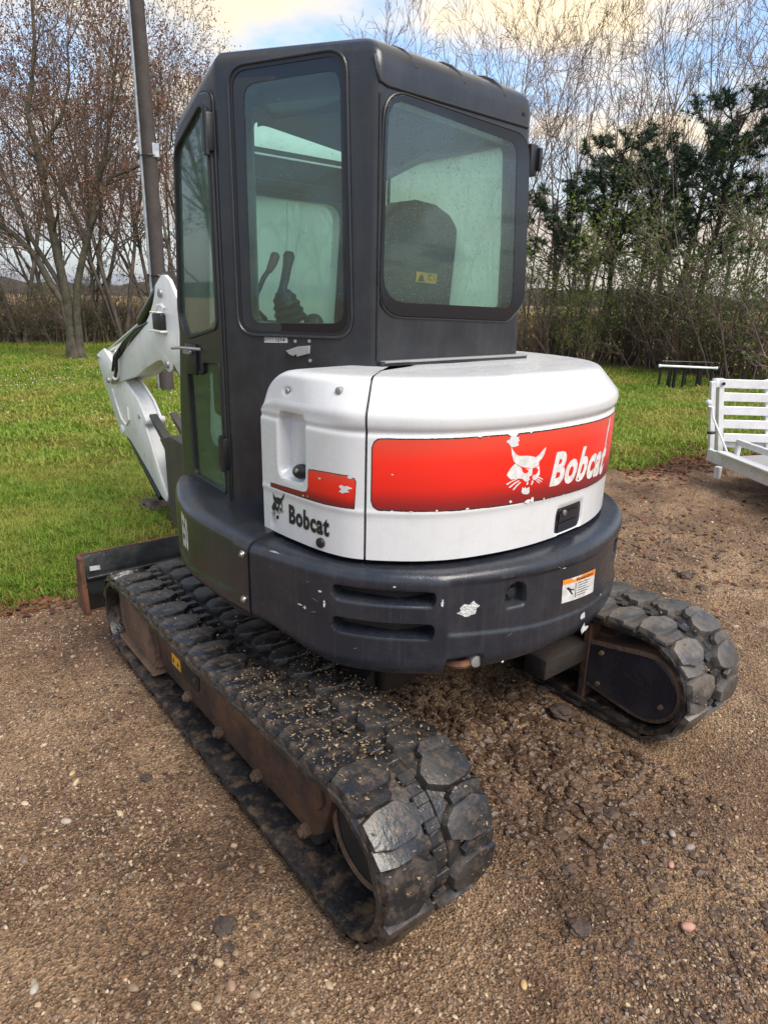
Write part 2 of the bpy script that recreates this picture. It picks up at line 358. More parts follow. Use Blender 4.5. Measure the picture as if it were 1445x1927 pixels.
SKIRT = Path([(-.70,.60),(-.765,.54),(-.825,.42),(-.870,.28),(-.893,.13),(-.893,-.08),(-.882,-.22),(-.8757,-.282)])
WHITE = Path([(-.765,-.20),(-.755,-.385),(-.732,-.549),(-.677,-.661),(-.53,-.787),(-.361,-.857),(-.113,-.895),(.201,-.875),(.45,-.79),(.62,-.66),(.72,-.50),(.78,-.30),(.80,-.10)])
def interp(x, pts): return float(np.interp(x, [p[0] for p in pts], [p[1] for p in pts]))
def spt(path, s, z, off):
    x, y, nx, ny = path.at(s); return (float(x+nx*off), float(y+ny*off), float(z))
def sstep(a, b, x):
    t = min(1, max(0, (x-a)/(b-a))); return t*t*(3-2*t)
def rrect(s, z, s0, s1, z0, z1, r, w):
    """1 inside a rounded rectangle falling to 0 over width w outside it"""
    dx = max(s0+r-s, 0, s-(s1-r)); dz = max(z0+r-z, 0, z-(z1-r)); d_ = math.hypot(dx, dz)-r
    return 1-sstep(-w, 0, d_)
def heightfield(path, S_, prof, dfn):
    """prof: list of (offset, z) rows; dfn(s,z) extra depth (positive = recessed)"""
    V = []; F = []; nz = len(prof)
    for s in S_:
        for off, z in prof: V.append(spt(path, s, z, off-dfn(s, z)))
    for i in range(len(S_)-1):
        for j in range(nz-1): a = i*nz+j; F.append((a, a+nz, a+nz+1, a+1))
    return V, F
# ================================================================== GROUND
def lattice(seed, n=256): return np.random.RandomState(seed).rand(n, n)
_L = [lattice(s) for s in range(8)]
def vnoise(x, y, f, k=0):
    g = _L[k % 8]; x = x*f+17.3*k; y = y*f+5.1*k; xi = np.floor(x).astype(int); yi = np.floor(y).astype(int); fx = x-xi; fy = y-yi
    fx = fx*fx*(3-2*fx); fy = fy*fy*(3-2*fy); n = 256
    a = g[xi % n, yi % n]; b = g[(xi+1) % n, yi % n]; c = g[xi % n, (yi+1) % n]; d = g[(xi+1) % n, (yi+1) % n]
    return (a*(1-fx)+b*fx)*(1-fy)+(c*(1-fx)+d*fx)*fy
def ss(a, b, x): t = np.clip((x-a)/(b-a), 0, 1); return t*t*(3-2*t)
def yard_edge(x): return np.interp(x, [-60, -4, -1.5, 0, 3, 4.5, 6.2, 8, 12, 40], [1.6, 1.75, 1.98, 2.15, 2.15, 2.02, 1.72, 1.0, -.6, -10])
TREELINE = [(-60, 34), (-12, 28), (2.8, 26.3), (10, 24), (13.2, 17), (16.6, 9.6), (19.6, 6.0), (24, .5), (40, -18)]
def tl_y(x): return np.interp(x, [p[0] for p in TREELINE], [p[1] for p in TREELINE])
def ground_z(x, y):
    x = np.asarray(x, float); y = np.asarray(y, float)
    e = yard_edge(x); grassy = ss(-.25, .35, y-e+.35*(vnoise(x, y, 1.7, 2)-.5))
    h = (vnoise(x, y, 2.2, 0)-.5)*.030+(vnoise(x, y, 6, 1)-.5)*.014+(vnoise(x, y, 17, 2)-.5)*.010+(vnoise(x, y, 42, 3)-.5)*.007
    # churned wheel ruts to the right of the machine
    rut = ss(1.2, 2.0, x)*(1-ss(7, 9, x))*ss(-2.4, -1.4, y)*(1-ss(1.2, 2, y))
    u = x*.85+y*.5; h += rut*(np.abs(np.sin(u*7+2.2*vnoise(x, y, 1.1, 5)*3))-.5)*.050*(vnoise(x, y, 2.6, 4))
    h += rut*(vnoise(x, y, 9, 6)-.5)*.03
    near = ((np.abs(np.abs(x)-.775) < .34) & (np.abs(y) < 1.45)).astype(float)
    flat = 1-np.clip(ss(.30, .50, np.abs(np.abs(x)-.775))+ss(1.2, 1.6, np.abs(y)), 0, 1)
    h = h*(1-flat)+flat*(-.004+(vnoise(x, y, 25, 3)-.5)*.006)
    # soil pushed up where the tracks bite
    h += .018*np.exp(-((np.abs(np.abs(x)-.775)-.27)/.05)**2)*(np.abs(y) < 1.1)*vnoise(x, y, 8, 4)
    h += .012*(1-flat)*np.exp(-((y+1.32)/.10)**2)*np.exp(-((np.abs(x)-.775)/.28)**2)
    h += (1-flat)*np.exp(-(x/.55)**2-((y+.75)/.65)**2)*((vnoise(x, y, 9, 5)-.5)*.05+(vnoise(x, y, 23, 6)-.5)*.03)
    lawn = (vnoise(x, y, .45, 0)-.5)*.10+(vnoise(x, y, 1.6, 1)-.5)*.04
    far = ss(30, 60, np.hypot(x, y))
    return h*(1-grassy)+(lawn+.015)*grassy*(1-far)
def axis(lo, hi, core0, core1, step, grow=1.13):
    a = list(np.arange(core0, core1, step)); s_ = step; v = a[-1]
    while v < hi: s_ *= grow; v += s_; a.append(v)
    s_ = step; v = a[0]; pre = []
    while v > lo: s_ *= grow; v -= s_; pre.append(v)
    return np.array(pre[::-1]+a)
GX = axis(-900, 900, -4.2, 7.5, .030, 1.09); GY = axis(-900, 1200, -2.3, 4.2, .030, 1.08)
XX, YY = np.meshgrid(GX, GY, indexing='ij'); ZZ = ground_z(XX, YY)
nx_, ny_ = XX.shape
ii = np.arange(nx_*ny_).reshape(nx_, ny_)
Q = np.stack([ii[:-1, :-1], ii[1:, :-1], ii[1:, 1:], ii[:-1, 1:]], -1)
cxm = (XX[:-1, :-1]+XX[1:, 1:])/2; cym = (YY[:-1, :-1]+YY[1:, 1:])/2
edge_n = .55*(vnoise(cxm, cym, 1.3, 1)-.5)+.25*(vnoise(cxm, cym, 5, 2)-.5)+.12*(vnoise(cxm, cym, 14, 3)-.5)
is_lawn = (cym > yard_edge(cxm)+edge_n); is_field = cym > tl_y(cxm)+1.2
VV = np.stack([XX, YY, ZZ], -1).reshape(-1, 3)
def sub_mesh(name, mask, mt):
    q = Q[mask]; used, inv = np.unique(q, return_inverse=True); inv = inv.reshape(q.shape)
    me = bpy.data.meshes.new(name); me.vertices.add(len(used)); me.vertices.foreach_set('co', VV[used].ravel())
    me.loops.add(inv.size); me.loops.foreach_set('vertex_index', inv.ravel().astype(np.int32))
    me.polygons.add(len(inv)); me.polygons.foreach_set('loop_start', np.arange(0, inv.size, 4, dtype=np.int32)); me.polygons.foreach_set('loop_total', np.full(len(inv), 4, np.int32))
    me.polygons.foreach_set('use_smooth', np.ones(len(inv), bool)); me.update(); me.validate(); me.materials.append(mt)
    o = obj(name, me); o['kind'] = 'structure'; return o

def ground_mat(name, cols, scale, fine, rough=.9, bump=.6, spec=.2):
    Mx = bpy.data.materials.new(name); Mx.use_nodes = True; t = Mx.node_tree; n = t.nodes.new; l = t.links.new; b = t.nodes['Principled BSDF']
    co = n('ShaderNodeTexCoord'); a = n('ShaderNodeTexNoise'); a.inputs['Scale'].default_value = scale; a.inputs['Detail'].default_value = 8; a.inputs['Roughness'].default_value = .68; l(co.outputs['Object'], a.inputs[0])
    r = n('ShaderNodeValToRGB'); l(a.outputs[0], r.inputs[0]); ps = np.linspace(.33, .67, len(cols))
    r.color_ramp.elements[0].position = ps[0]; r.color_ramp.elements[0].color = (*cols[0], 1); r.color_ramp.elements[1].position = ps[-1]; r.color_ramp.elements[1].color = (*cols[-1], 1)
    for p_, c_ in list(zip(ps, cols))[1:-1]: r.color_ramp.elements.new(p_).color = (*c_, 1)
    f = n('ShaderNodeTexVoronoi'); f.inputs['Scale'].default_value = fine; l(co.outputs['Object'], f.inputs[0])
    f2 = n('ShaderNodeTexNoise'); f2.inputs['Scale'].default_value = fine*1.7; f2.inputs['Detail'].default_value = 3; l(co.outputs['Object'], f2.inputs[0])
    sc = n('ShaderNodeSeparateColor'); l(f.outputs['Color'], sc.inputs[0]); mr = n('ShaderNodeMapRange'); mr.inputs[3].default_value = .40; mr.inputs[4].default_value = 1.75; l(sc.outputs[0], mr.inputs[0])
    mx = n('ShaderNodeMixRGB'); mx.blend_type = 'MULTIPLY'; mx.inputs[0].default_value = 1; l(r.outputs[0], mx.inputs[1]); l(mr.outputs[0], mx.inputs[2]); l(mx.outputs[0], b.inputs['Base Color'])
    b.inputs['Roughness'].default_value = rough; b.inputs['Specular IOR Level'].default_value = spec
    ad = n('ShaderNodeMath'); ad.operation = 'ADD'; l(f.outputs['Distance'], ad.inputs[0]); l(f2.outputs[0], ad.inputs[1])
    bp = n('ShaderNodeBump'); bp.inputs['Strength'].default_value = bump; bp.inputs['Distance'].default_value = .012; l(ad.outputs[0], bp.inputs['Height']); l(bp.outputs[0], b.inputs['Normal'])
    return Mx
M['yard'] = ground_mat('gravel_soil', [(.050, .027, .014), (.135, .078, .042), (.225, .140, .076), (.330, .220, .130)], 1.1, 120, rough=.72, bump=.8, spec=.35)
M['lawnsoil'] = ground_mat('lawn_soil', [(.050, .080, .014), (.075, .120, .020), (.110, .150, .028), (.140, .125, .040)], .8, 60)
M['fieldsoil'] = ground_mat('stubble_field', [(.19, .125, .060), (.25, .17, .085), (.30, .21, .11)], .12, 8)
sub_mesh('gravel_yard', ~is_lawn & ~is_field, M['yard'])
sub_mesh('lawn', is_lawn & ~is_field, M['lawnsoil'])
sub_mesh('field', is_field, M['fieldsoil'])

# scatter by geometry nodes: one instance per vertex
def scatter(name, pts, temps, smin, smax, tilt=0.0, seed=0, attr=None):
    c = bpy.data.collections.new(name+'_kinds')
    for t_ in temps: c.objects.link(t_)
    me = bpy.data.meshes.new(name); me.vertices.add(len(pts)); me.vertices.foreach_set('co', np.asarray(pts, float).ravel()); me.update()
    o = obj(name, me); o['kind'] = 'stuff'
    g = bpy.data.node_groups.new(name, 'GeometryNodeTree'); g.interface.new_socket('Geometry', in_out='INPUT', socket_type='NodeSocketGeometry'); g.interface.new_socket('Geometry', in_out='OUTPUT', socket_type='NodeSocketGeometry')
    n = g.nodes.new; l = g.links.new; gi = n('NodeGroupInput'); go = n('NodeGroupOutput')
    mp_ = n('GeometryNodeMeshToPoints'); ci = n('GeometryNodeCollectionInfo'); ci.inputs['Collection'].default_value = c; ci.inputs['Separate Children'].default_value = True; ci.inputs['Reset Children'].default_value = True
    ip = n('GeometryNodeInstanceOnPoints'); ip.inputs['Pick Instance'].default_value = True
    ri = n('FunctionNodeRandomValue'); ri.data_type = 'INT'; ri.inputs['Min'].default_value = 0; ri.inputs['Max'].default_value = len(temps)-1; ri.inputs['Seed'].default_value = seed+1
    rv = n('FunctionNodeRandomValue'); rv.data_type = 'FLOAT_VECTOR'; rv.inputs[0].default_value = (-tilt, -tilt, 0); rv.inputs[1].default_value = (tilt, tilt, 6.283); rv.inputs['Seed'].default_value = seed+2
    rs = n('FunctionNodeRandomValue'); rs.data_type = 'FLOAT'; rs.inputs['Seed'].default_value = seed+3
    pw = n('ShaderNodeMath'); pw.operation = 'POWER'; pw.inputs[1].default_value = 2.6; mr = n('ShaderNodeMapRange'); mr.inputs[3].default_value = smin; mr.inputs[4].default_value = smax
    l(rs.outputs[1], pw.inputs[0]); l(pw.outputs[0], mr.inputs[0])
    l(gi.outputs[0], mp_.inputs[0]); l(mp_.outputs[0], ip.inputs['Points']); l(ci.outputs[0], ip.inputs['Instance'])
    for s_ in ri.outputs:
        if s_.type == 'INT': l(s_, ip.inputs['Instance Index'])
    l(rv.outputs[0], ip.inputs['Rotation']); l(mr.outputs[0], ip.inputs['Scale']); l(ip.outputs[0], go.inputs[0])
    md = o.modifiers.new('scatter', 'NODES'); md.node_group = g; return o
def rnd_mat(name, cols, rough=.7, spec=.3, vscale=30, transl=0):
    """colour picked per instance"""
    Mx = bpy.data.materials.new(name); Mx.use_nodes = True; t = Mx.node_tree; n = t.nodes.new; l = t.links.new; b = t.nodes['Principled BSDF']
    oi = n('ShaderNodeObjectInfo'); r = n('ShaderNodeValToRGB'); r.color_ramp.interpolation = 'LINEAR'; l(oi.outputs['Random'], r.inputs[0])
    ps = np.linspace(0, 1, len(cols)); r.color_ramp.elements[0].position = 0; r.color_ramp.elements[0].color = (*cols[0], 1); r.color_ramp.elements[1].position = 1; r.color_ramp.elements[1].color = (*cols[-1], 1)
    for p_, c_ in list(zip(ps, cols))[1:-1]: r.color_ramp.elements.new(p_).color = (*c_, 1)
    l(r.outputs[0], b.inputs['Base Color']); b.inputs['Roughness'].default_value = rough; b.inputs['Specular IOR Level'].default_value = spec
    if transl:
        tr = n('ShaderNodeBsdfTranslucent'); l(r.outputs[0], tr.inputs[0]); m_ = n('ShaderNodeMixShader'); m_.inputs[0].default_value = transl
        o_ = t.nodes['Material Output']; l(b.outputs[0], m_.inputs[1]); l(tr.outputs[0], m_.inputs[2]); l(m_.outputs[0], o_.inputs[0])
    return Mx
M['pebble'] = rnd_mat('pebbles', [(.085, .052, .032), (.15, .095, .055), (.20, .13, .078), (.12, .080, .052), (.24, .165, .098), (.17, .11, .068), (.33, .235, .14), (.21, .115, .075), (.45, .35, .22), (.14, .10, .075), (.18, .12, .075)], .55, .5)
M['grass'] = rnd_mat('grass_blades', [(.110, .195, .020), (.175, .280, .030), (.250, .340, .040), (.145, .240, .025), (.340, .370, .075), (.200, .295, .032)], .55, .3, transl=.4)
def patchy(Mx, c, f=.75, amt=.75):
    t = Mx.node_tree; n = t.nodes.new; oi = [q for q in t.nodes if q.type == 'OBJECT_INFO'][0]; r = [q for q in t.nodes if q.type == 'VALTORGB'][0]
    ns = n('ShaderNodeTexNoise'); ns.inputs['Scale'].default_value = f; ns.inputs['Detail'].default_value = 5; t.links.new(oi.outputs['Location'], ns.inputs[0])
    mr = n('ShaderNodeMapRange'); mr.inputs[1].default_value = .44; mr.inputs[2].default_value = .62; mr.inputs[3].default_value = 0; mr.inputs[4].default_value = amt; t.links.new(ns.outputs[0], mr.inputs[0])
    mx = n('ShaderNodeMixRGB'); mx.inputs[2].default_value = (*c, 1); t.links.new(mr.outputs[0], mx.inputs[0])
    for l_ in list(r.outputs[0].links): t.links.new(mx.outputs[0], l_.to_socket)
    t.links.new(r.outputs[0], mx.inputs[1])
patchy(M['grass'], (.370, .320, .080))
M['drygrass'] = rnd_mat('dry_grass', [(.20, .15, .06), (.26, .14, .05), (.15, .10, .05)], .7, .2, transl=.2)
M['leaf'] = rnd_mat('fallen_leaf', [(.14, .040, .022), (.20, .070, .030), (.10, .045, .030), (.26, .11, .045), (.07, .030, .022)], .6, .3, transl=.15)
def tmpl(name, V, F, mt, smooth=None): return bpy.data.objects.new(name, mesh_from(name, V, F, mt, smooth))
peb = []
for k in range(7):
    b = bmesh.new(); bmesh.ops.create_icosphere(b, subdivisions=1 if k < 5 else 2, radius=1); r_ = random.Random(k); q = Vector((r_.uniform(.8, 1.5), r_.uniform(.55, 1), r_.uniform(.40, .8)))
    for v in b.verts: v.co = Vector((v.co.x*q.x, v.co.y*q.y, v.co.z*q.z))*(1+r_.uniform(-.30, .22 if k < 5 else -.05))
    me = bpy.data.meshes.new('pebble'); b.to_mesh(me); b.free(); me.materials.append(M['pebble']); smooth_by(me, 15 if k < 5 else 45); peb.append(bpy.data.objects.new('pebble', me))
rs_ = np.random.RandomState(4)
def cam_px(x, y):
    dx, dy = x-CX, y-CY; fwd = dx*math.sin(YAW)+dy*math.cos(YAW); rgt = dx*math.cos(YAW)-dy*math.sin(YAW); return fwd, rgt
def visible(x, y, m=.35):
    f, r = cam_px(x, y); return (f > -.6) & (np.abs(r) < .60*np.maximum(f, .3)+m+.6)
def tri_area(n, x0, x1, y0, y1, near=5.0, k=1.0):
    x = rs_.uniform(x0, x1, n); y = rs_.uniform(y0, y1, n); d = np.hypot(x-CX, y-CY)
    p = np.minimum(1, (near/np.maximum(d, .1))**k); keep = (rs_.rand(n) < p) & visible(x, y); return x[keep], y[keep]
x, y = tri_area(900000, -4.2, 8.5, -2.4, 3.2, 3.0, 1.7)
dens = vnoise(x, y, 1.6, 1)*.6+vnoise(x, y, 5, 2)*.4
e_ = yard_edge(x)+.55*(vnoise(x, y, 1.3, 1)-.5)
k = (y < e_+.05) & (rs_.rand(len(x)) < .22+.8*ss(.40, .64, dens)); x, y = x[k], y[k]
scatter('gravel', np.stack([x, y, ground_z(x, y)+.0008], 1), peb, .0015, .0075, tilt=.7, seed=3)
print('pebbles', len(x))
x, y = tri_area(15000, -4, 7.5, -2.4, 2.2, 4, 1.2); k = (y < yard_edge(x)-.1) & (vnoise(x, y, .9, 5)*.6+vnoise(x, y, 3.1, 6)*.4 > .52); x, y = x[k], y[k]
k = ~((np.abs(np.abs(x)-.775) < .26) & (np.abs(y) < 1.3)); x, y = x[k], y[k]
scatter('coarse_gravel', np.stack([x, y, ground_z(x, y)+.002], 1), peb[3:], .0055, .016, tilt=.5, seed=9)

# grass tufts
def tuft(n, h, spread, seed, mt, lean=.5, w=.0035):
    r_ = random.Random(seed); V = []; F = []
    for _k in range(n):
        a = r_.uniform(0, 6.283); rr_ = spread*math.sqrt(r_.random()); bx, by = rr_*math.cos(a), rr_*math.sin(a); hh = h*r_.uniform(.5, 1.1); la = r_.uniform(0, 6.283); ln = r_.uniform(.15, 1)*lean*hh
        wx, wy = -math.sin(la)*w, math.cos(la)*w; b0 = len(V)
        for t_, ww in ((0, 1), (.5, .85)):
            c = (bx+math.cos(la)*ln*t_*t_, by+math.sin(la)*ln*t_*t_, hh*t_)
            V += [(c[0]-wx*ww, c[1]-wy*ww, c[2]), (c[0]+wx*ww, c[1]+wy*ww, c[2])]
        V.append((bx+math.cos(la)*ln, by+math.sin(la)*ln, hh*(1-.25*ln/hh)))
        F += [(b0, b0+1, b0+3, b0+2), (b0+2, b0+3, b0+4)]
    return tmpl('tuft', V, F, mt)
tuf = [tuft(16, .065, .05, s_, M['grass'], 1.3, .0032) for s_ in range(4)]+[tuft(12, .09, .04, 9, M['grass'], 1.0, .0034)]
def lawn_pts(n, x0, x1, y0, y1, near, kpow, dmin=0, dmax=99):
    x, y = tri_area(n, x0, x1, y0, y1, near, kpow); d = np.hypot(x-CX, y-CY)
    e = yard_edge(x)+.55*(vnoise(x, y, 1.3, 1)-.5)+.25*(vnoise(x, y, 5, 2)-.5); fade = ss(-.05, .5, y-e)
    bare = ss(.55, .66, vnoise(x, y, .8, 6)*.6+vnoise(x, y, 2.3, 7)*.4)
    k = (y > e-.05) & (y < tl_y(x)+.3) & (d > dmin) & (d < dmax) & (rs_.rand(len(x)) < (.18+.82*fade)*(1-.85*bare)); return x[k], y[k]
x, y = lawn_pts(300000, -3.5, 9, .5, 8.5, 5.5, 1.2, 0, 9.0)
scatter('lawn_grass', np.stack([x, y, ground_z(x, y)-.004], 1), tuf, .55, 1.35, tilt=.25, seed=5); print('grass', len(x))
tuf2 = [tuft(14, .085, .14, 20+s_, M['grass'], 1.1, .009) for s_ in range(4)]
x, y = lawn_pts(420000, -4, 21, -6, 27, 11, 1.0, 7.5, 40)
scatter('lawn_grass', np.stack([x, y, ground_z(x, y)-.004], 1), tuf2, .55, 1.4, tilt=.2, seed=6); print('grass2', len(x))
dry = [tuft(12, .055, .06, 40+s_, M['drygrass'], 1.6, .0035) for s_ in range(3)]
x, y = tri_area(60000, -3.5, 9, 1.2, 9, 6, 1); bare = vnoise(x, y, .8, 6)*.6+vnoise(x, y, 2.3, 7)*.4; e = yard_edge(x); k = (y > e-.2) & (bare > .53) & (rs_.rand(len(x)) < .8); x, y = x[k], y[k]
scatter('dry_grass', np.stack([x, y, ground_z(x, y)-.003], 1), dry, .5, 1.2, tilt=.3, seed=8)
# stubble of the field behind the trees
st = [tuft(10, .35, .35, 60+s_, M['drygrass'], .5, .02) for s_ in range(3)]
x = rs_.uniform(-10, 70, 60000); y = rs_.uniform(5, 80, 60000); k = (y > tl_y(x)+1.6) & visible(x, y, 2); x, y = x[k][:16000], y[k][:16000]
scatter('stubble', np.stack([x, y, ground_z(x, y)], 1), st, .7, 1.4, tilt=.2, seed=11)
# clover flowers
cl = []
b = bmesh.new(); bmesh.ops.create_icosphere(b, subdivisions=1, radius=.012); bmesh.ops.translate(b, vec=(0, 0, .07), verts=b.verts); me = bpy.data.meshes.new('clover'); b.to_mesh(me); b.free(); me.materials.append(M['pvc']); cl.append(bpy.data.objects.new('clover', me))
x, y = tri_area(5200, -3, 8, 3, 16, 9, 1); k = (vnoise(x, y, .6, 4) > .62); x, y = x[k], y[k]
scatter('clover_flowers', np.stack([x, y, ground_z(x, y)], 1), cl, .5, 1.0, seed=12)
# fallen leaves along the edge of the yard
lf = []
for k in range(4):
    r_ = random.Random(k+70); c_ = r_.uniform(.2, .6); V = [(0, 0, .0), (.35, .28, .10*c_), (.75, .22, .2*c_), (1, 0, .35*c_), (.75, -.24, .12), (.35, -.3, .16*c_), (.5, 0, -.02)]
    F = [(0, 1, 6), (1, 2, 6), (2, 3, 6), (3, 4, 6), (4, 5, 6), (5, 0, 6)]; lf.append(tmpl('leaf', [(a*.07-.035, b_*.07, c*.07+.008) for a, b_, c in V], F, M['leaf']))
def edge_pts(n, x0, x1, sig, off=0):
    x = rs_.uniform(x0, x1, n); y = yard_edge(x)+off+rs_.normal(0, sig, n); k = visible(x, y) & (vnoise(x, y, 1.1, 3) > .34); return x[k], y[k]
x, y = edge_pts(1500, -3.2, 0.2, .14, -.05); x2, y2 = edge_pts(6500, 3.2, 9.5, .30, -.10); x3 = rs_.uniform(2, 9, 900); y3 = rs_.uniform(-1, 2, 900); x4 = rs_.uniform(-3, 6, 1500); y4 = rs_.uniform(1.8, 8, 1500)
x = np.concatenate([x, x2, x3, x4]); y = np.concatenate([y, y2, y3, y4])
k = ~((np.abs(np.abs(x)-.775) < .28) & (np.abs(y) < 1.3)) & ~((np.abs(x) < 1.0) & (np.abs(y-1.6) < .12)); x, y = x[k], y[k]
scatter('fallen_leaves', np.stack([x, y, ground_z(x, y)+.004], 1), lf, .35, 1.0, tilt=.4, seed=13)

# ================================================================== TREES
def tubes(segs, name, mt, sides_big=6):
    """segs: array (n,8): p0 p1 r0 r1 -> prisms"""
    A = np.array(segs, float); p0, p1, r0, r1 = A[:, :3], A[:, 3:6], A[:, 6], A[:, 7]
    t = p1-p0; t /= np.linalg.norm(t, axis=1)[:, None]+1e-9; ref = np.where(np.abs(t[:, 2:3]) < .9, [[0, 0, 1.]], [[1., 0, 0]])
    u = np.cross(t, ref); u /= np.linalg.norm(u, axis=1)[:, None]; w = np.cross(u, t); Vs = []; Fs = []; base = 0
    for big in (True, False):
        k = (r0 > .035) if big else (r0 <= .035); n = int(k.sum()); s_ = sides_big if big else 3
        if not n: continue
        an = np.arange(s_)*2*math.pi/s_; c = np.cos(an)[None, :, None]; si = np.sin(an)[None, :, None]
        d = u[k][:, None, :]*c+w[k][:, None, :]*si
        a = p0[k][:, None, :]+d*r0[k][:, None, None]; b_ = p1[k][:, None, :]+d*r1[k][:, None, None]
        V = np.concatenate([a, b_], 1).reshape(-1, 3); Vs.append(V)
        j = np.arange(s_); f = np.stack([j, (j+1) % s_, (j+1) % s_+s_, j+s_], 1)[None]+(np.arange(n)*2*s_)[:, None, None]+base; Fs.append(f.reshape(-1, 4)); base += len(V)
    V = np.concatenate(Vs); F = np.concatenate(Fs)
    return fast_mesh(name, V, F, mt)
def fast_mesh(name, V, F, mt, smooth=True):
    me = bpy.data.meshes.new(name); me.vertices.add(len(V)); me.vertices.foreach_set('co', np.asarray(V, np.float32).ravel()); k = F.shape[1]
    me.loops.add(F.size); me.loops.foreach_set('vertex_index', F.ravel().astype(np.int32)); me.polygons.add(len(F))
    me.polygons.foreach_set('loop_start', np.arange(0, F.size, k, dtype=np.int32)); me.polygons.foreach_set('loop_total', np.full(len(F), k, np.int32))
    me.polygons.foreach_set('use_smooth', np.full(len(F), smooth)); me.update(); me.materials.append(mt); return me
def grow(segs, tips, p, d, length, r, lvl, maxl, rg, cfg):
    """a wandering limb that throws off side limbs"""
    n = cfg['n'][lvl]; sl_ = length/n; d = np.array(d, float); p = np.array(p, float)
    kids = cfg['kids'][lvl] if lvl < maxl else 0; start = cfg['start'][lvl]
    ts = sorted(rg.uniform(start, 1, kids)) if kids else []; ki = 0
    for i in range(n):
        d = d+rg.normal(0, cfg['wob'][lvl], 3)+np.array([0, 0, cfg['up'][lvl]]); d /= np.linalg.norm(d)
        q = p+d*sl_; ra = r*(1-.86*i/n); rb = r*(1-.86*(i+1)/n); ra = max(ra, cfg['rmin']); rb = max(rb, cfg['rmin']*.8)
        segs.append((*p, *q, ra, rb))
        while ki < len(ts) and ts[ki] <= (i+1)/n:
            t = ts[ki]; ki += 1; f = t*n-i; c = p+(q-p)*f; az = rg.uniform(0, 2*math.pi); ax = np.cross(d, [math.cos(az), math.sin(az), .3]); ax /= np.linalg.norm(ax)
            sp = rg.uniform(*cfg['ang'][lvl]); nd = d*math.cos(sp)+ax*math.sin(sp)
            grow(segs, tips, c, nd, length*cfg['len'][lvl]*rg.uniform(.6, 1.15)*(1-.45*t), max(r*(1-.8*t)*.62, cfg['rmin']), lvl+1, maxl, rg, cfg)
        p = q
    if lvl >= maxl-1: tips.append((*p, *d))
CFG = dict(n=[9, 6, 4, 3], kids=[12, 7, 4, 0], start=[.22, .18, .15, 0], wob=[.035, .055, .08, .10], up=[.04, .08, .07, .05], ang=[(.45, .95), (.4, .9), (.4, 1.0), (.4, 1)], len=[.48, .50, .5, .5], rmin=.0065)
def quads_at(P, size, rg, droop=0):
    """loose leaf-sized faces"""
    n = len(P); a = rg.normal(size=(n, 3)); a /= np.linalg.norm(a, axis=1)[:, None]; b_ = np.cross(a, rg.normal(size=(n, 3))); b_ /= np.linalg.norm(b_, axis=1)[:, None]
    s_ = (size*rg.uniform(.5, 1.2, n))[:, None]; V = np.stack([P-a*s_, P+b_*s_*.55, P+a*s_, P-b_*s_*.55], 1).reshape(-1, 3); F = np.arange(n*4).reshape(n, 4); return V, F
def leaf_m(name, c0, c1, tr=.35, rough=.6):
    Mx = mat(name, c0, rough, col2=c1, vscale=1.3, detail=5, vlo=.38, vhi=.62); t = Mx.node_tree; b = t.nodes['Principled BSDF']; o_ = t.nodes['Material Output']
    x_ = t.nodes.new('ShaderNodeBsdfTranslucent'); x_.inputs[0].default_value = (*c1, 1); m_ = t.nodes.new('ShaderNodeMixShader'); m_.inputs[0].default_value = tr
    t.links.new(b.outputs[0], m_.inputs[1]); t.links.new(x_.outputs[0], m_.inputs[2]); t.links.new(m_.outputs[0], o_.inputs[0]); return Mx
M['bark'] = mat('bark', (.115, .095, .075), .9, bump=.6, bscale=20, col2=(.060, .048, .040), vscale=2)
M['barkgrey'] = mat('grey_green_bark', (.082, .066, .044), .9, bump=1, bscale=22, col2=(.036, .036, .022), vscale=5, streak=((.13, .12, .09), .6, 14))
M['twig'] = mat('twig_bark', (.175, .125, .098), .9, col2=(.11, .080, .066), vscale=1)  # bark lightened so the colour carries some backlit glow
M['backlittwig'] = mat('backlit_twig_bark', (.25, .18, .13), .9, col2=(.15, .11, .085), vscale=1)  # bare crowns: glow of light from behind is put into the bark colour
M['pinebark'] = mat('pine_bark', (.060, .045, .038), .9, bump=.7, bscale=12, col2=(.035, .028, .026), vscale=2)
M['needle'] = leaf_m('pine_needles', (.020, .044, .022), (.040, .070, .032), .15)
M['rusty'] = leaf_m('rusty_leaves', (.13, .058, .036), (.22, .105, .055), .35)
M['green'] = leaf_m('late_green_leaves', (.085, .150, .020), (.185, .230, .035), .45)
M['olive'] = leaf_m('dull_leaves', (.060, .095, .022), (.120, .145, .036), .35)

def bare_tree(seed, h, stems=3, lean=.18, kids=None, r=.11):
    rg = np.random.RandomState(seed); segs = []; tips = []; cfg = dict(CFG)
    if kids: cfg['kids'] = kids
    for s_ in range(stems):
        a = rg.uniform(0, 6.28); dd = np.array([math.cos(a)*lean*rg.uniform(.4, 1.4), math.sin(a)*lean*rg.uniform(.4, 1.4), 1]); dd /= np.linalg.norm(dd)
        grow(segs, tips, (math.cos(a)*.08, math.sin(a)*.08, -.1), dd, h*rg.uniform(.8, 1.0), r*rg.uniform(.7, 1.1), 0, 3, rg, cfg)
    return np.array(segs), np.array(tips)
def split_tree(segs, thr=.028): k = segs[:, 6] > thr; return segs[k], segs[~k]
VAR = {}
def variant(key, fn):
    if key not in VAR: VAR[key] = fn()
    return VAR[key]
def pos(px, dist):
    a = YAW+math.atan((px-722.5)/1300.); return CX+dist*math.sin(a), CY+dist*math.cos(a)
used = {}
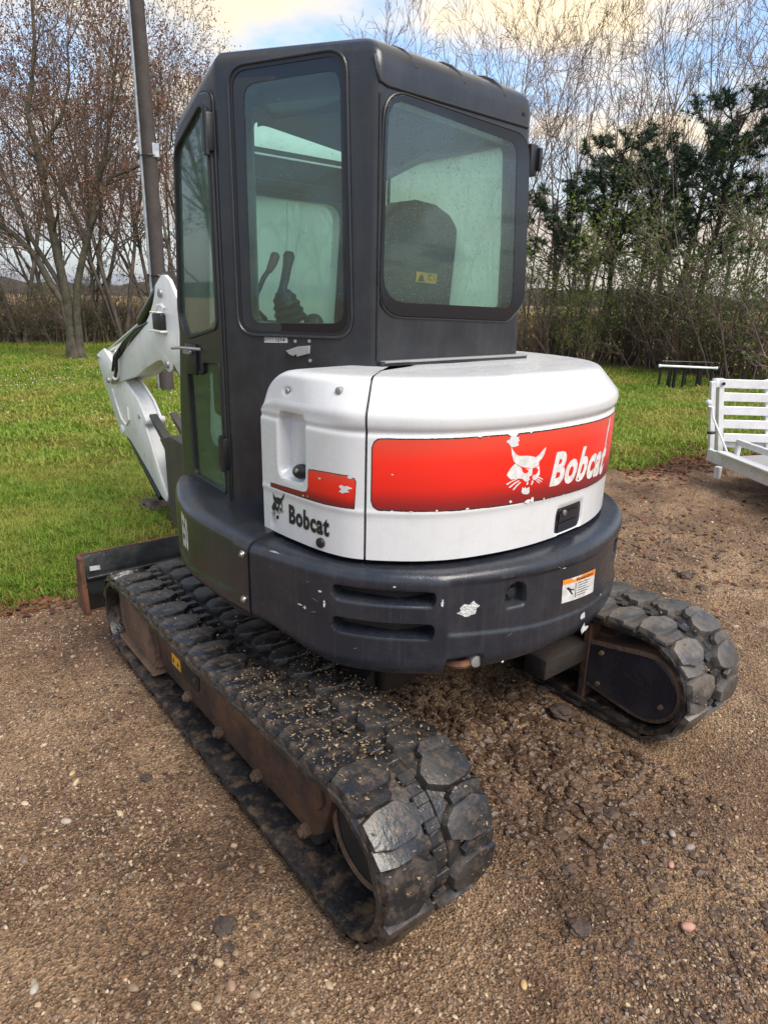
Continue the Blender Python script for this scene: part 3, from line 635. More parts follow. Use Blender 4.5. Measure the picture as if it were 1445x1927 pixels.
def place(name, cat, label, group, loc, rz, sc, parts, sz=None):
    o = bpy.data.objects.new(name, None); link(o); o.location = loc; o.rotation_euler = (0, 0, rz); o.scale = (sc, sc, sz or sc); tag(o, label, cat, group)
    for pn, me in parts:
        p_ = bpy.data.objects.new(pn, me); link(p_); p_.parent = o
    return o
def mk_bare(seed, h, stems, leaves=0, r=.11, kids=None, lean=.18):
    def f():
        segs, tips = bare_tree(seed, h, stems, lean, kids, r); a, b_ = split_tree(segs)
        parts = [('trunk', tubes(a, 'trunk', M['bark'])), ('twigs', tubes(b_, 'twigs', M['backlittwig'] if not leaves else M['twig']))]
        if leaves:
            rg = np.random.RandomState(seed+9); T = tips[rg.rand(len(tips)) < .9][:, :3]; P = np.repeat(T, leaves, 0)+rg.normal(0, .16, (len(T)*leaves, 3)); V, F = quads_at(P, .038, rg); parts.append(('leaves', fast_mesh('leaves', V, F, M['rusty'], False)))
        return parts
    return f
def mk_pine(seed, h):
    def f():
        rg = np.random.RandomState(seed); segs = []; P = []
        p = np.array([0, 0, -.1]); d = np.array([rg.normal(0, .05), rg.normal(0, .05), 1]); n = 12; tops = []
        for i in range(n):
            d = d+rg.normal(0, .05, 3)*[1, 1, 0]; d /= np.linalg.norm(d); q = p+d*h/n; segs.append((*p, *q, .14*(1-.8*i/n), .14*(1-.8*(i+1)/n))); tops.append((p, q)); p = q
        for i in range(32):
            t = .42+.58*i/31; k = min(n-1, int(t*n)); c = tops[k][0]+(tops[k][1]-tops[k][0])*(t*n-k if t < 1 else .9); az = rg.uniform(0, 6.28); el = rg.uniform(.1, .75); L_ = h*.30*(1.15-t)*rg.uniform(.6, 1.6)+.55
            bd = np.array([math.cos(az)*math.cos(el), math.sin(az)*math.cos(el), math.sin(el)]); q = c.copy(); m_ = 5
            for j in range(m_):
                bd = bd+np.array([0, 0, .10])+rg.normal(0, .12, 3); bd /= np.linalg.norm(bd); q2 = q+bd*L_/m_; segs.append((*q, *q2, .035*(1-.7*j/m_), .035*(1-.7*(j+1)/m_)))
                if j > 1:
                    for s_ in range(5):
                        sd = bd+rg.normal(0, .6, 3)+np.array([0, 0, .3]); sd /= np.linalg.norm(sd); e_ = q2+sd*rg.uniform(.15, .42); segs.append((*q2, *e_, .010, .006)); P.append((e_, sd)); P.append((q2*.4+e_*.6, sd))
                q = q2
        Vn = []; 
        C = np.array([a for a, _ in P]); D = np.array([b_ for _, b_ in P]); k = 26; C = np.repeat(C, k, 0); D = np.repeat(D, k, 0); nn = rg.normal(0, .75, C.shape)+D*.7; nn /= np.linalg.norm(nn, axis=1)[:, None]
        L_ = rg.uniform(.12, .22, len(C))[:, None]; w = np.cross(nn, rg.normal(size=C.shape)); w /= np.linalg.norm(w, axis=1)[:, None]; V = np.stack([C-w*.010, C+w*.010, C+nn*L_], 1).reshape(-1, 3); F = np.arange(len(V)).reshape(-1, 3)
        return [('trunk', tubes(segs, 'trunk', M['pinebark'])), ('needles', fast_mesh('needles', V, F, M['needle'], False))]
    return f
def mk_shrub(seed, h, stems, leaf, nl, size=.05, spread=.45, lo=.15):
    def f():
        rg = np.random.RandomState(seed); segs = []; tips = []; cfg = dict(CFG); cfg['kids'] = [8, 5, 3, 0]; cfg['n'] = [7, 4, 3, 2]; cfg['wob'] = [.10, .16, .2, .2]; cfg['rmin'] = .005; cfg['start'] = [.12, .1, .1, 0]; cfg['len'] = [.5, .5, .5, .5]
        for s_ in range(stems):
            a = rg.uniform(0, 6.28); r0 = rg.uniform(0, .55); dd = np.array([math.cos(a)*spread*rg.uniform(.1, 1.5), math.sin(a)*spread*rg.uniform(.1, 1.5), 1]); dd /= np.linalg.norm(dd)
            grow(segs, tips, (math.cos(a)*r0, math.sin(a)*r0, -.1), dd, h*rg.uniform(.5, 1.0), .028*rg.uniform(.6, 1.3), 0, 2, rg, cfg)
        parts = [('stems', tubes(segs, 'stems', M['twig']))]
        if nl:
            T = np.array(tips)[:, :3]; T = T[T[:, 2] > lo*h]; cl_ = rg.rand(len(T)); T = T[cl_ < .75]; P = np.repeat(T, nl, 0); P = P+rg.normal(0, .17, P.shape); V, F = quads_at(P, size, rg); parts.append(('leaves', fast_mesh('leaves', V, F, M[leaf], False)))
        return parts
    return f

# ---- the big forked tree on the lawn, limbs as they stand in the photograph
TB = (2.968, 16.74)
limbs = {
 'a': ([(.02, -.02, .0), (-.02, .02, .5), (-.08, .06, .9), (-.14, .11, 1.52), (-.35, .28, 1.97), (-.57, .46, 2.61), (-.92, .74, 3.08), (-1.4, 1.1, 3.5), (-2.1, 1.5, 4.2), (-2.6, 1.9, 5.2)], .15, .06),
 'b': ([(-.08, .06, -.1), (-.05, .04, .69), (-.05, .04, 1.57), (-.11, .09, 2.27), (-.18, .15, 3.2), (-.21, .17, 3.91), (-.26, .21, 4.61), (-.31, .25, 5.24), (-.38, .31, 5.76), (-.24, .19, 6.37), (-.09, .07, 7.21), (.0, .2, 8.4), (.1, .2, 9.4)], .16, .03),
 'c': ([(.10, -.08, -.1), (.09, -.07, .37), (.10, -.08, 1.21), (.19, -.16, 1.98), (.39, -.31, 2.73), (.61, -.49, 3.42), (.73, -.59, 4.17), (.94, -.76, 4.75), (1.1, -.9, 5.5), (1.3, -1.0, 6.6), (1.5, -1.2, 7.8)], .14, .03),
 'd': ([(.49, -.39, 2.98), (.23, -.19, 3.69), (-.02, .02, 4.38), (-.5, .4, 5.05), (-.84, .68, 5.6), (-1.3, 1.0, 6.4), (-1.6, 1.3, 7.4)], .06, .025),
 'e': ([(-.19, .15, 5.06), (.23, -.18, 5.69), (.45, -.36, 6.39), (.49, -.4, 7.23), (.8, -.5, 8.5)], .06, .02),
 'f': ([(.69, -.56, 3.94), (1.06, -.86, 4.45), (1.51, -1.21, 4.66), (1.97, -1.59, 4.85), (2.5, -1.9, 5.4)], .06, .02),
 'g': ([(-.14, .11, 1.9), (-.5, .9, 3.0), (-.8, 1.6, 4.4), (-1.0, 2.1, 6.0), (-1.1, 2.4, 7.8)], .08, .03),
 'h': ([(.39, -.31, 2.73), (.9, .3, 3.8), (1.3, .9, 5.0), (1.6, 1.3, 6.6), (1.9, 1.5, 8.0)], .07, .025)}
rg = np.random.RandomState(11); segs = []; tips = []; cfg = dict(CFG); cfg['kids'] = [0, 7, 4, 0]; cfg['n'] = [9, 7, 5, 3]; cfg['rmin'] = .0055; cfg['len'] = [.48, .48, .5, .5]
for pts, r0, r1 in limbs.values():
    P = np.array(pts, float); n = len(P); r0 *= .84; r1 *= .7
    for i in range(n-1):
        ra = r0+(r1-r0)*i/(n-1); rb = r0+(r1-r0)*(i+1)/(n-1); fl = 1.5 if i == 0 and P[0][2] <= 0.01 else 1.0; segs.append((*P[i], *P[i+1], ra*fl, rb))
        if P[i][2] > 2.0:
            for _k in range(3):
                t = rg.rand(); c = P[i]+(P[i+1]-P[i])*t; dd = (P[i+1]-P[i])/np.linalg.norm(P[i+1]-P[i]); ax = rg.normal(size=3); ax -= ax@dd*dd; ax /= np.linalg.norm(ax); nd = dd*.55+ax*.8+np.array([0, 0, .1]); nd /= np.linalg.norm(nd)
                grow(segs, tips, c, nd, rg.uniform(1.1, 2.6), max(.018, ra*.35), 1, 3, rg, cfg)
segs = np.array(segs); a, b_ = split_tree(segs, .03); T = np.array(tips)[:, :3]
big = thing('maple_tree', 'forked grey-barked tree on the lawn left of the excavator, holding rusty leaves', 'tree', (TB[0], TB[1], 0))
obj('trunk', tubes(a, 'trunk', M['barkgrey'], 10), big); obj('twigs', tubes(b_, 'twigs', M['twig']), big)
k = rg.rand(len(T)) < .55; P = np.repeat(T[k], 6, 0); P = P+rg.normal(0, .13, P.shape); V, F = quads_at(P, .040, rg); obj('leaves', fast_mesh('leaves', V, F, M['rusty'], False), big)
print('big tree', len(segs), len(P))

# ---- windbreak: bare trees, pines, shrubs (px is the bearing from the photographer)
B_ = [variant(('b', i), mk_bare(200+i, 10.5, 2+i % 2, 0, .055, [12, 7, 3, 0], .15)) for i in range(5)]
BR = [variant(('r', i), mk_bare(300+i, 9.5, 3, 5, .085, None, .25)) for i in range(3)]
PN = [variant(('p', i), mk_pine(400+i, 8.6)) for i in range(3)]
SG = [variant(('g', i), mk_shrub(500+i, 4.2, 6, 'green', 9, .050, .38)) for i in range(3)]
SO = [variant(('o', i), mk_shrub(520+i, 4.8, 6, 'olive', 7, .046, .34)) for i in range(3)]
SB = [variant(('s', i), mk_shrub(540+i, 3.0, 12, 'olive', 2, .040, .45)) for i in range(4)]
rr = random.Random(3)
bare_list = [(690, 29.5, 1.06, 'bare tree above the left half of the excavator cab roof'), (760, 30.0, 1.10, 'bare tree whose fine crown rises over the middle of the cab roof'), (835, 29.0, 1.12, 'bare tree over the right part of the cab roof'),
 (915, 27.5, 1.10, 'slender bare tree against bright cloud just left of the cab corner'), (985, 27.0, 1.12, 'bare multi-stemmed tree close behind the right edge of the cab'), (1045, 26.5, 1.08, 'tall bare tree immediately right of the cab'),
 (1110, 27.5, 1.12, 'tall fan-shaped bare tree in front of the blue gap in the cloud'), (1165, 26.0, 1.16, 'tallest bare tree, rising above the pines'), (1235, 27.5, 1.06, 'bare tree behind the middle pine'),
 (1290, 28.0, 1.08, 'bare tree rising between the two right-hand pines'), (1345, 26.5, 1.02, 'bare tree above the right-hand green shrub'), (1420, 21.0, 0.99, 'near bare tree above the white trailer gate'), (1490, 20.0, 0.97, 'bare tree at the far right end of the windbreak')]
bare_list += [(1080, 30, 1.08, 'pale bare tree behind the tall fan-shaped one'), (1205, 31, 1.06, 'bare tree in the second row above the middle pine'), (945, 28.5, 1.16, 'bare tree in the second row just behind the cab roof corner'), (1385, 28, 0.93, 'bare tree in the second row above the trailer'), (1015, 30, 1.02, 'bare tree in the second row immediately right of the cab')]
bare_list += [(455, 27, .86, 'bare tree hidden behind the cab door'), (530, 27.5, .84, 'bare tree hidden behind the side window of the cab'), (610, 27, .86, 'bare tree hidden behind the cab corner post')]
for i, (px, dd, sc, lb) in enumerate(bare_list):
    x, y = pos(px, dd); place('bare_tree', 'tree', lb, 'bare trees of the windbreak', (x, y, 0), rr.uniform(0, 6.28), sc, B_[i % 5], sc*rr.uniform(.96, 1.03))
pines = [(1075, 23, 0.66, 'dark pine nearest the cab, low crown'), (1130, 23.5, 0.72, 'dark pine second from the cab'), (1180, 22.5, 0.70, 'dark pine in the middle of the group, dense flat top'), (1235, 22, 0.70, 'dark pine fourth from the cab'), (1288, 21.5, 0.76, 'dark pine at the right end of the group with open upper limbs'), (1030, 24, 0.60, 'small dark pine half hidden by the cab')]
for i, (px, dd, sc, lb) in enumerate(pines):
    x, y = pos(px, dd); place('pine_tree', 'pine tree', lb, 'pines of the windbreak', (x, y, 0), rr.uniform(0, 6.28), sc*1.25, PN[i % 3], sc)
shr = [(1105, 19.8, .72, SG, 'bright green leafy shrub right of the excavator tail'), (1060, 20.8, .95, SG, 'green leafy shrub close to the cab edge'), (1150, 20.6, 1.0, SO, 'dull olive shrub behind the bright green one'), (1205, 20.6, .95, SO, 'olive shrub left of the black rack'),
 (1262, 20.5, 1.18, SG, 'green-topped shrub above the rack with the white pipe'), (1318, 20, 1.15, SO, 'olive shrub above the gap left of the trailer'), (1375, 19.2, 1.2, SO, 'olive shrub behind the trailer gate'), (1435, 18.2, 1.15, SO, 'tall olive shrub at the right edge of the picture'), (1010, 21.5, 1.1, SO, 'olive shrub half hidden by the cab window'), (1490, 18, 1.1, SO, 'olive shrub beyond the right edge')]
for i, (px, dd, sc, vs, lb) in enumerate(shr):
    x, y = pos(px, dd); place('shrub', 'shrub', lb, 'leafy shrubs of the windbreak', (x, y, 0), rr.uniform(0, 6.28), sc, vs[i % 3])
k_ = 0
lowl = ['leftmost', 'second', 'third', 'fourth', 'fifth', 'sixth', 'seventh', 'eighth', 'ninth', 'tenth', 'eleventh', 'twelfth']
for i, px in enumerate(range(1015, 1500, 42)):
    x, y = pos(px+rr.uniform(-12, 12), 21.4 if px < 1250 else 19.8); place('brush_clump', 'brush', 'low twiggy brush right of the cab at the lawn edge, %s of its row' % lowl[i], 'brush under the right-hand trees', (x, y, 0), rr.uniform(0, 6.28), rr.uniform(.75, 1.05), SB[i % 4])
# left side
left = [(-1200, 18, 1.0, 'rusty-leaved tree well beyond the left edge of the picture, nearest of four'), (-1700, 17, 1.0, 'rusty-leaved tree outside the picture on the left, second of four'), (-2300, 18, 1.0, 'rusty-leaved tree outside the picture on the left, third of four'), (-3200, 20, 1.05, 'rusty-leaved tree farthest outside the picture on the left'), (-60, 27, .95, 'rusty-leaved tree beyond the left edge of the picture'), (25, 26.5, 1.08, 'rusty-leaved tree behind the lawn at the far left'), (90, 28, 1.12, 'rusty-leaved tree seen left of the forked trunk'), (165, 27, 1.06, 'rusty-leaved tree seen through the forked tree'), (225, 26, 1.12, 'rusty-leaved tree just left of the utility pole'), (290, 26.5, 1.08, 'rusty-leaved tree directly behind the utility pole'), (345, 25.5, 1.10, 'rusty-leaved tree between the pole and the cab'), (400, 27, 1.06, 'rusty-leaved tree hidden mostly by the cab door')]
for i, (px, dd, sc, lb) in enumerate(left):
    x, y = pos(px, dd); place('bare_tree', 'tree', lb, 'rusty trees behind the lawn', (x, y, 0), rr.uniform(0, 6.28), sc, BR[i % 3])
for i, px in enumerate(range(-40, 440, 40)):
    x, y = pos(px+rr.uniform(-10, 10), 27+rr.uniform(-.4, .4)); place('brush_clump', 'brush', 'dark twiggy brush behind the lawn left of the cab, %s of its row' % lowl[i], 'brush under the left-hand trees', (x, y, 0), rr.uniform(0, 6.28), rr.uniform(.8, 1.0), SB[(i+1) % 4])
# undergrowth that nobody could count
def under(name, pts, n, h, seed, leafm, dens):
    rg = np.random.RandomState(seed); P = []
    for (xa, ya), (xb, yb) in zip(pts, pts[1:]):
        L_ = math.hypot(xb-xa, yb-ya); m_ = int(n*L_); t = rg.rand(m_); x = xa+(xb-xa)*t+rg.normal(0, .55, m_); y = ya+(yb-ya)*t+rg.normal(0, .55, m_); P.append(np.stack([x, y, np.zeros(m_)], 1))
    P = np.concatenate(P); n_ = len(P); d = rg.normal(0, .33, (n_, 3)); d[:, 2] = 1; d /= np.linalg.norm(d, axis=1)[:, None]; L_ = h*rg.uniform(.35, 1.15, n_)[:, None]; mid = P+d*L_*.5; d2 = d+rg.normal(0, .35, d.shape); d2 /= np.linalg.norm(d2, axis=1)[:, None]; e_ = mid+d2*L_*.5
    s_ = np.concatenate([np.concatenate([P, mid, np.full((n_, 1), .011), np.full((n_, 1), .008)], 1), np.concatenate([mid, e_, np.full((n_, 1), .008), np.full((n_, 1), .005)], 1)])
    for _q in range(3):
        t = rg.rand(n_, 1); c = P+(mid-P)*t if _q == 0 else mid+(e_-mid)*t; dd = rg.normal(0, .6, d.shape); dd[:, 2] = np.abs(dd[:, 2])+.3; f_ = c+dd*L_*.25; s_ = np.concatenate([s_, np.concatenate([c, f_, np.full((n_, 1), .006), np.full((n_, 1), .004)], 1)])
    V1 = tubes(s_, name, M['twig']); o = obj(name, V1); o['kind'] = 'stuff'
    Q_ = mid[rg.rand(n_) < dens]; Q_ = np.repeat(Q_, 5, 0); Q_ = Q_+rg.normal(0, .3, Q_.shape); Q_[:, 2] = np.abs(Q_[:, 2])*.8; V, F = quads_at(Q_, .045, rg); o2 = obj(name+'_leaves', fast_mesh(name+'_leaves', V, F, M[leafm], False)); o2['kind'] = 'stuff'
lft = [pos(-90, 27.5), pos(100, 27.6), pos(300, 27), pos(450, 26.5)]; under('undergrowth', lft, 130, 1.8, 1, 'olive', .9)
rgt = [pos(985, 22.6), pos(1150, 21.5), pos(1300, 20.6), pos(1520, 19)]; under('undergrowth', rgt, 45, 1.3, 2, 'olive', .8)
mid = [pos(450, 26.5), pos(620, 26), pos(800, 25), pos(985, 22.6)]; under('undergrowth', mid, 70, 1.7, 3, 'olive', .8)
# far woods on the skyline
V = []; F = []; rg = np.random.RandomState(8); n = 160
for row, d_ in enumerate((330, 345)):
    for i in range(n):
        a = YAW-1.2+2.4*i/(n-1); hgt = 5.0+2.2*rg.rand()+1.5*math.sin(i*.21)
        V += [(CX+d_*math.sin(a), CY+d_*math.cos(a), -1), (CX+d_*math.sin(a), CY+d_*math.cos(a), hgt*(1 if row == 0 else .95))]
for i in range(n-1):
    for r0 in (0, 2*n): F.append((r0+2*i, r0+2*i+2, r0+2*i+3, r0+2*i+1))
    F.append((2*i+1, 2*i+3, 2*n+2*i+3, 2*n+2*i+1))
M['farwood'] = mat('far_woods', (.060, .055, .050), .95, col2=(.085, .075, .066), vscale=.2)
o = obj('distant_woods', mesh_from('distant_woods', V, F, M['farwood'])); o['kind'] = 'stuff'
# ================================================================== EXCAVATOR
EX = thing('mini_excavator', 'white and charcoal mini excavator on rubber tracks with a red decal round its tail', 'excavator')

# ---------------- tracks
TY0, TZ0, TR0 = -.975, .268, .238          # sprocket end
TY1, TZ1, TR1 = .935, .240, .200           # idler end
def belt_path(off):
    """closed side-view loop of the belt, off = distance outward from belt outer face"""
    P = []
    def arc(cy, cz, r, a0, a1, n):
        for i in range(n+1):
            a = R(a0+(a1-a0)*i/n); P.append((cy+r*math.cos(a), cz+r*math.sin(a)))
    r0 = TR0+off; r1 = TR1+off
    zb0 = TZ0-r0; zb1 = TZ1-r1
    arc(TY0, TZ0, r0, 92, 268, 26)
    for i in range(1, 24):
        t = i/24; P.append((TY0+(TY1-TY0)*t, .030-off + (zb0-(.030-off))*(1-t)**12+(zb1-(.030-off))*t**12))
    arc(TY1, TZ1, r1, -86, 88, 24)
    for i in range(1, 24):
        t = i/24; y = TY1+(TY0-TY1)*t; z0 = TZ1+r1; z1 = TZ0+r0
        P.append((y, z0+(z1-z0)*t-.022*math.sin(math.pi*t)**1.0+.012*math.sin(math.pi*t*3)*(1-t)))
    return P
class Loop:
    def __init__(s, P):
        P = np.array(P+[P[0]]); d = np.hypot(*np.diff(P, axis=0).T); keep = np.concatenate([[True], d > 1e-5]); P = P[keep]
        d = np.hypot(*np.diff(P, axis=0).T); s.P = P; s.S = np.concatenate([[0], np.cumsum(d)]); s.L = s.S[-1]
    def at(s, u):
        u %= s.L; e = .012; f = lambda q: np.array([np.interp(q % s.L, s.S, s.P[:, 0]), np.interp(q % s.L, s.S, s.P[:, 1])])
        p = f(u); t = f(u+e)-f(u-e); t /= np.hypot(*t); return p, t, np.array([t[1], -t[0]])   # travels ccw in (y,z): normal to the right is outward
rng = random.Random(5)
def lug_mesh(name, mirror, seed, mt_='rubber'):
    r_ = random.Random(seed); j = lambda a: a+r_.uniform(-.004, .004)
    o = [(j(.004), j(-.046)), (j(.050), j(-.062)), (j(.118), j(-.060)), (j(.150), j(-.044)), (.176, j(-.030)), (.177, j(.014)), (j(.158), j(.034)), (j(.138), j(.052)), (j(.060), j(.056)), (j(.030), j(.040)), (j(.004), j(.030))]
    # lower shoulder pad that bridges to the next lug along the belt edge
    lo = [(.001, .020), (.045, .045), (.125, .044), (.132, .074), (.105, .094), (.050, .092), (.001, .080)]
    if mirror: o = [(.411-x, -y) for x, y in o][::-1]; lo = [(.411-x, -y) for x, y in lo][::-1]
    edge = (lambda x: -.007*(1-sstep(0, .05, (.411-x) if mirror else x)))
    def pad(pts, h, bev, k):
        b = bmesh.new(); cx = sum(p[0] for p in pts)/len(pts); cy_ = sum(p[1] for p in pts)/len(pts)
        A = [b.verts.new((x, y, -.006)) for x, y in pts]; B = [b.verts.new((cx+(x-cx)*k, cy_+(y-cy_)*k*.97, h+edge(x))) for x, y in pts]; n = len(pts)
        for i in range(n): b.faces.new((A[i], A[(i+1) % n], B[(i+1) % n], B[i]))
        top = b.faces.new(B); bmesh.ops.recalc_face_normals(b, faces=b.faces)
        bmesh.ops.bevel(b, geom=list(top.edges), offset=bev, segments=2, affect='EDGES', profile=.6); return b
    b = pad(o, .0275, .0045, .965); merge(b, pad(lo, .014, .0035, .96))
    me = bpy.data.meshes.new(name); b.to_mesh(me); b.free(); me.materials.append(M[mt_]); smooth_by(me, 24); return me
LUGS = [[lug_mesh('tread_lug', mi, 10*mi+k) for k in range(4)] for mi in (0, 1)]
LUGS_R = [[lug_mesh('tread_lug', mi, 10*mi+k, 'dustyrubber') for k in range(4)] for mi in (0, 1)]
b = box_bm(.181, .230, -.022, .010, -.004, .010, .003, 1); box_bm(.190, .221, .010, .016, -.004, .004, 0, 1, b)
LINK = bpy.data.meshes.new('track_link'); b.to_mesh(LINK); b.free(); LINK.materials.append(M['rubber'])
hole = round_poly([(.188, -.008), (.205, -.003), (.223, -.009), (.216, .012), (.224, .026), (.205, .021), (.188, .027), (.196, .010)], .002, 1)
def make_track(x0):
    lp = Loop(belt_path(0)); n = 220; tr = None
    # belt: cross-section swept round the loop
    sec = [(0.0, -.012), (.012, 0.0), (.172, 0), (.176, -.006), (.235, -.006), (.239, 0), (.399, 0), (.411, -.012), (.411, -.030), (.392, -.034), (.02, -.034), (0, -.030)]
    V = []; F = []
    for i in range(n):
        p, t, nn = lp.at(lp.L*i/n)
        wob = .002*math.sin(i*.9)+.0015*math.sin(i*2.3)
        for (x, h) in sec: V.append((x0+x+wob*(1 if x < .2 else -1), p[0]+nn[0]*h, p[1]+nn[1]*h))
    k = len(sec)
    for i in range(n):
        for j in range(k): F.append((i*k+j, i*k+(j+1) % k, ((i+1) % n)*k+(j+1) % k, ((i+1) % n)*k+j))
    me = mesh_from('rubber_belt', V, F, M['beltedge']); bm = bmesh.new(); bm.from_mesh(me); bmesh.ops.recalc_face_normals(bm, faces=bm.faces); bm.to_mesh(me); bm.free(); smooth_by(me, 30)
    tr = obj('rubber_track', me, EX)
    npit = 36; pit = lp.L/npit; rr = random.Random(int(x0*100)+7)
    for i in range(npit*2):
        u = pit*i/2; p, t, nn = lp.at(u+.02); side = i % 2
        o = bpy.data.objects.new('tread_lug', (LUGS if x0 < 0 else LUGS_R)[side][rr.randrange(4)]); link(o); o.parent = tr
        mx_ = Matrix(((1, 0, 0), (0, t[0], nn[0]), (0, t[1], nn[1]))).to_4x4(); mx_.translation = Vector((x0+rr.uniform(-.002, .002), p[0], p[1]))
        o.matrix_local = mx_ @ Matrix.Diagonal((1, rr.uniform(.97, 1.03), rr.uniform(.92, 1.02), 1))
        o2 = bpy.data.objects.new('track_link', LINK); link(o2); o2.parent = tr; p, t, nn = lp.at(u)
        mx_ = Matrix(((1, 0, 0), (0, t[0], nn[0]), (0, t[1], nn[1]))).to_4x4(); mx_.translation = Vector((x0, p[0], p[1])); o2.matrix_local = mx_
    # dark sprocket pockets down the middle
    bm = bmesh.new()
    for i in range(npit*2):
        p, t, nn = lp.at(pit*(i+.52)/2)
        f = [bm.verts.new((x0+a, p[0]+t[0]*(c-.009)+nn[0]*-.0045, p[1]+t[1]*(c-.009)+nn[1]*-.0045)) for a, c in hole]
        f2 = [bm.verts.new((x0+a, p[0]+t[0]*(c-.009)+nn[0]*-.03, p[1]+t[1]*(c-.009)+nn[1]*-.03)) for a, c in hole]
        bm.faces.new(f)
        for q in range(len(f)): bm.faces.new((f[q], f2[q], f2[(q+1) % len(f)], f[(q+1) % len(f)]))
    o = bmobj('sprocket_pocket', bm, 'ink', tr, smooth=0); o['kind'] = 'stuff'
    # inner guide lugs
    bm = bmesh.new()
    for i in range(npit*2):
        p, t, nn = lp.at(pit*i/2)
        for a in (.145, .225):
            q = Matrix(((1, 0, 0), (0, t[0], -nn[0]), (0, t[1], -nn[1]))).to_4x4(); q.translation = Vector((x0, p[0]-nn[0]*.033, p[1]-nn[1]*.033))
            box_bm(a, a+.04, -.02, .02, 0, .045, 0, 1, bm, q)
    o = bmobj('guide_lug', bm, 'beltedge', tr, smooth=0); o['kind'] = 'stuff'
    return tr, lp
TRK_L, LP = make_track(-.981)
TRK_R, _ = make_track(.570)

# grit, mud and straw lying on the treads
def grit(tr, x0, n, seed, dens):
    r_ = random.Random(seed); V = []; F = []
    for _k in range(n):
        u = r_.uniform(0, LP.L); p, t, nn = LP.at(u)
        if nn[1] < -.2: continue
        if r_.random() > dens(p[0], nn[1]): continue
        x = x0+r_.uniform(.01, .40); s_ = r_.uniform(.0012, .0038)*(1.7 if r_.random() < .06 else 1); h = .0295 if (x-x0 < .17 or x-x0 > .24) else .011
        c = np.array([x, p[0]+nn[0]*h, p[1]+nn[1]*h]); b0 = len(V)
        for _q in range(4):
            V.append(tuple(c+np.array([r_.gauss(0, 1), r_.gauss(0, 1), r_.gauss(0, .6)])*s_))
        F += [(b0, b0+1, b0+2), (b0, b0+2, b0+3), (b0, b0+3, b0+1), (b0+1, b0+3, b0+2)]
    o = obj('mud_grit', mesh_from('mud_grit', V, F, M['grit']), tr); o['kind'] = 'stuff'
M['grit'] = mat('tan_grit', (.36, .25, .14), .9, col2=(.12, .08, .05), vscale=60, vlo=.4, vhi=.6)
grit(TRK_L, -.981, 9000, 3, lambda y, nz: (.9 if -1.0 < y < -.25 else .25 if y < -.25 else .12)*(1 if nz > .3 else .35))
grit(TRK_R, .570, 2200, 4, lambda y, nz: .35)

# ---------------- left track frame (muddy)
FX = -.895
frm = prism_bm(round_poly([(.62, .105), (-.30, .105), (-.74, .115), (-.80, .17), (-.86, .36), (-.80, .40), (.50, .40), (.66, .36), (.70, .20)], .015, 3), lambda a, c, t: (t, a, c), FX, -.66, .010, 2)
frame = bmobj('track_frame', frm, 'mudrust', EX)
bm = prism_bm(round_poly([(.60, .10), (.98, .10), (1.06, .14), (1.07, .33), (1.00, .385), (.68, .37), (.60, .22)], .02, 3), lambda a, c, t: (t, a, c), -.925, -.63, .012, 2)
bmobj('idler_guard', bm, 'mud', frame)
bm = prism_bm([(.56, .085), (1.00, .085), (1.05, .105), (.57, .105)], lambda a, c, t: (t, a, c), -.95, -.64, .004, 1)
bmobj('guard_lip', bm, 'mud', frame)
for y in (.58, .25, -.06, -.38, -.71):
    bm = cyl_bm((-.918, y, .125), (-.88, y, .125), .024, 6, bev=.004); merge(bm, cyl_bm((-.928, y, .125), (-.91, y, .125), .015, 8))
    bmobj('roller_bolt', bm, 'mud', frame)
    bmobj('track_roller', cyl_bm((-.88, y, .115), (-.66, y, .115), .055, 18, bev=.008), 'greasy', frame)
bm = prism_bm(round_poly([(.29, .20), (.44, .20), (.44, .30), (.29, .30)], .02, 3), lambda a, c, t: (t, a, c), -.90, -.905, .001, 1); bm.free()
bm = prism_bm([(.335, .200), (.430, .200), (.430, .258), (.335, .258)], lambda a, c, t: (t, a, c), -.8962, -.8975); lab = bmobj('frame_label', bm, 'yellow', frame, smooth=0)
bm = bmesh.new()
for ya, yb in ((.400, .418), (.350, .372)):
    vs = [bm.verts.new((-.8985, y, z)) for y, z in ((ya, .216), (yb, .216), ((ya+yb)/2, .244))]; bm.faces.new(vs)
bmobj('label_print', bm, 'ink', lab, smooth=0)
bm = prism_bm(round_poly([(.13, .19), (.31, .19), (.31, .31), (.13, .31)], .05, 5), lambda a, c, t: (t, a, c), -.8955, -.900, .002, 1); cp = bmobj('adjuster_cover', bm, 'greasy', frame)
bmobj('cover_bolt', cyl_bm((-.899, .165, .25), (-.907, .165, .25), .011, 6), 'mud', frame)
# lug of frame near the sprocket
bm = prism_bm(round_poly([(-.70, .30), (-.74, .42), (-.80, .42), (-.82, .30), (-.78, .25)], .02, 4), lambda a, c, t: (t, a, c), -.91, -.87, .006, 2); bmobj('lifting_lug', bm, 'mudrust', frame)
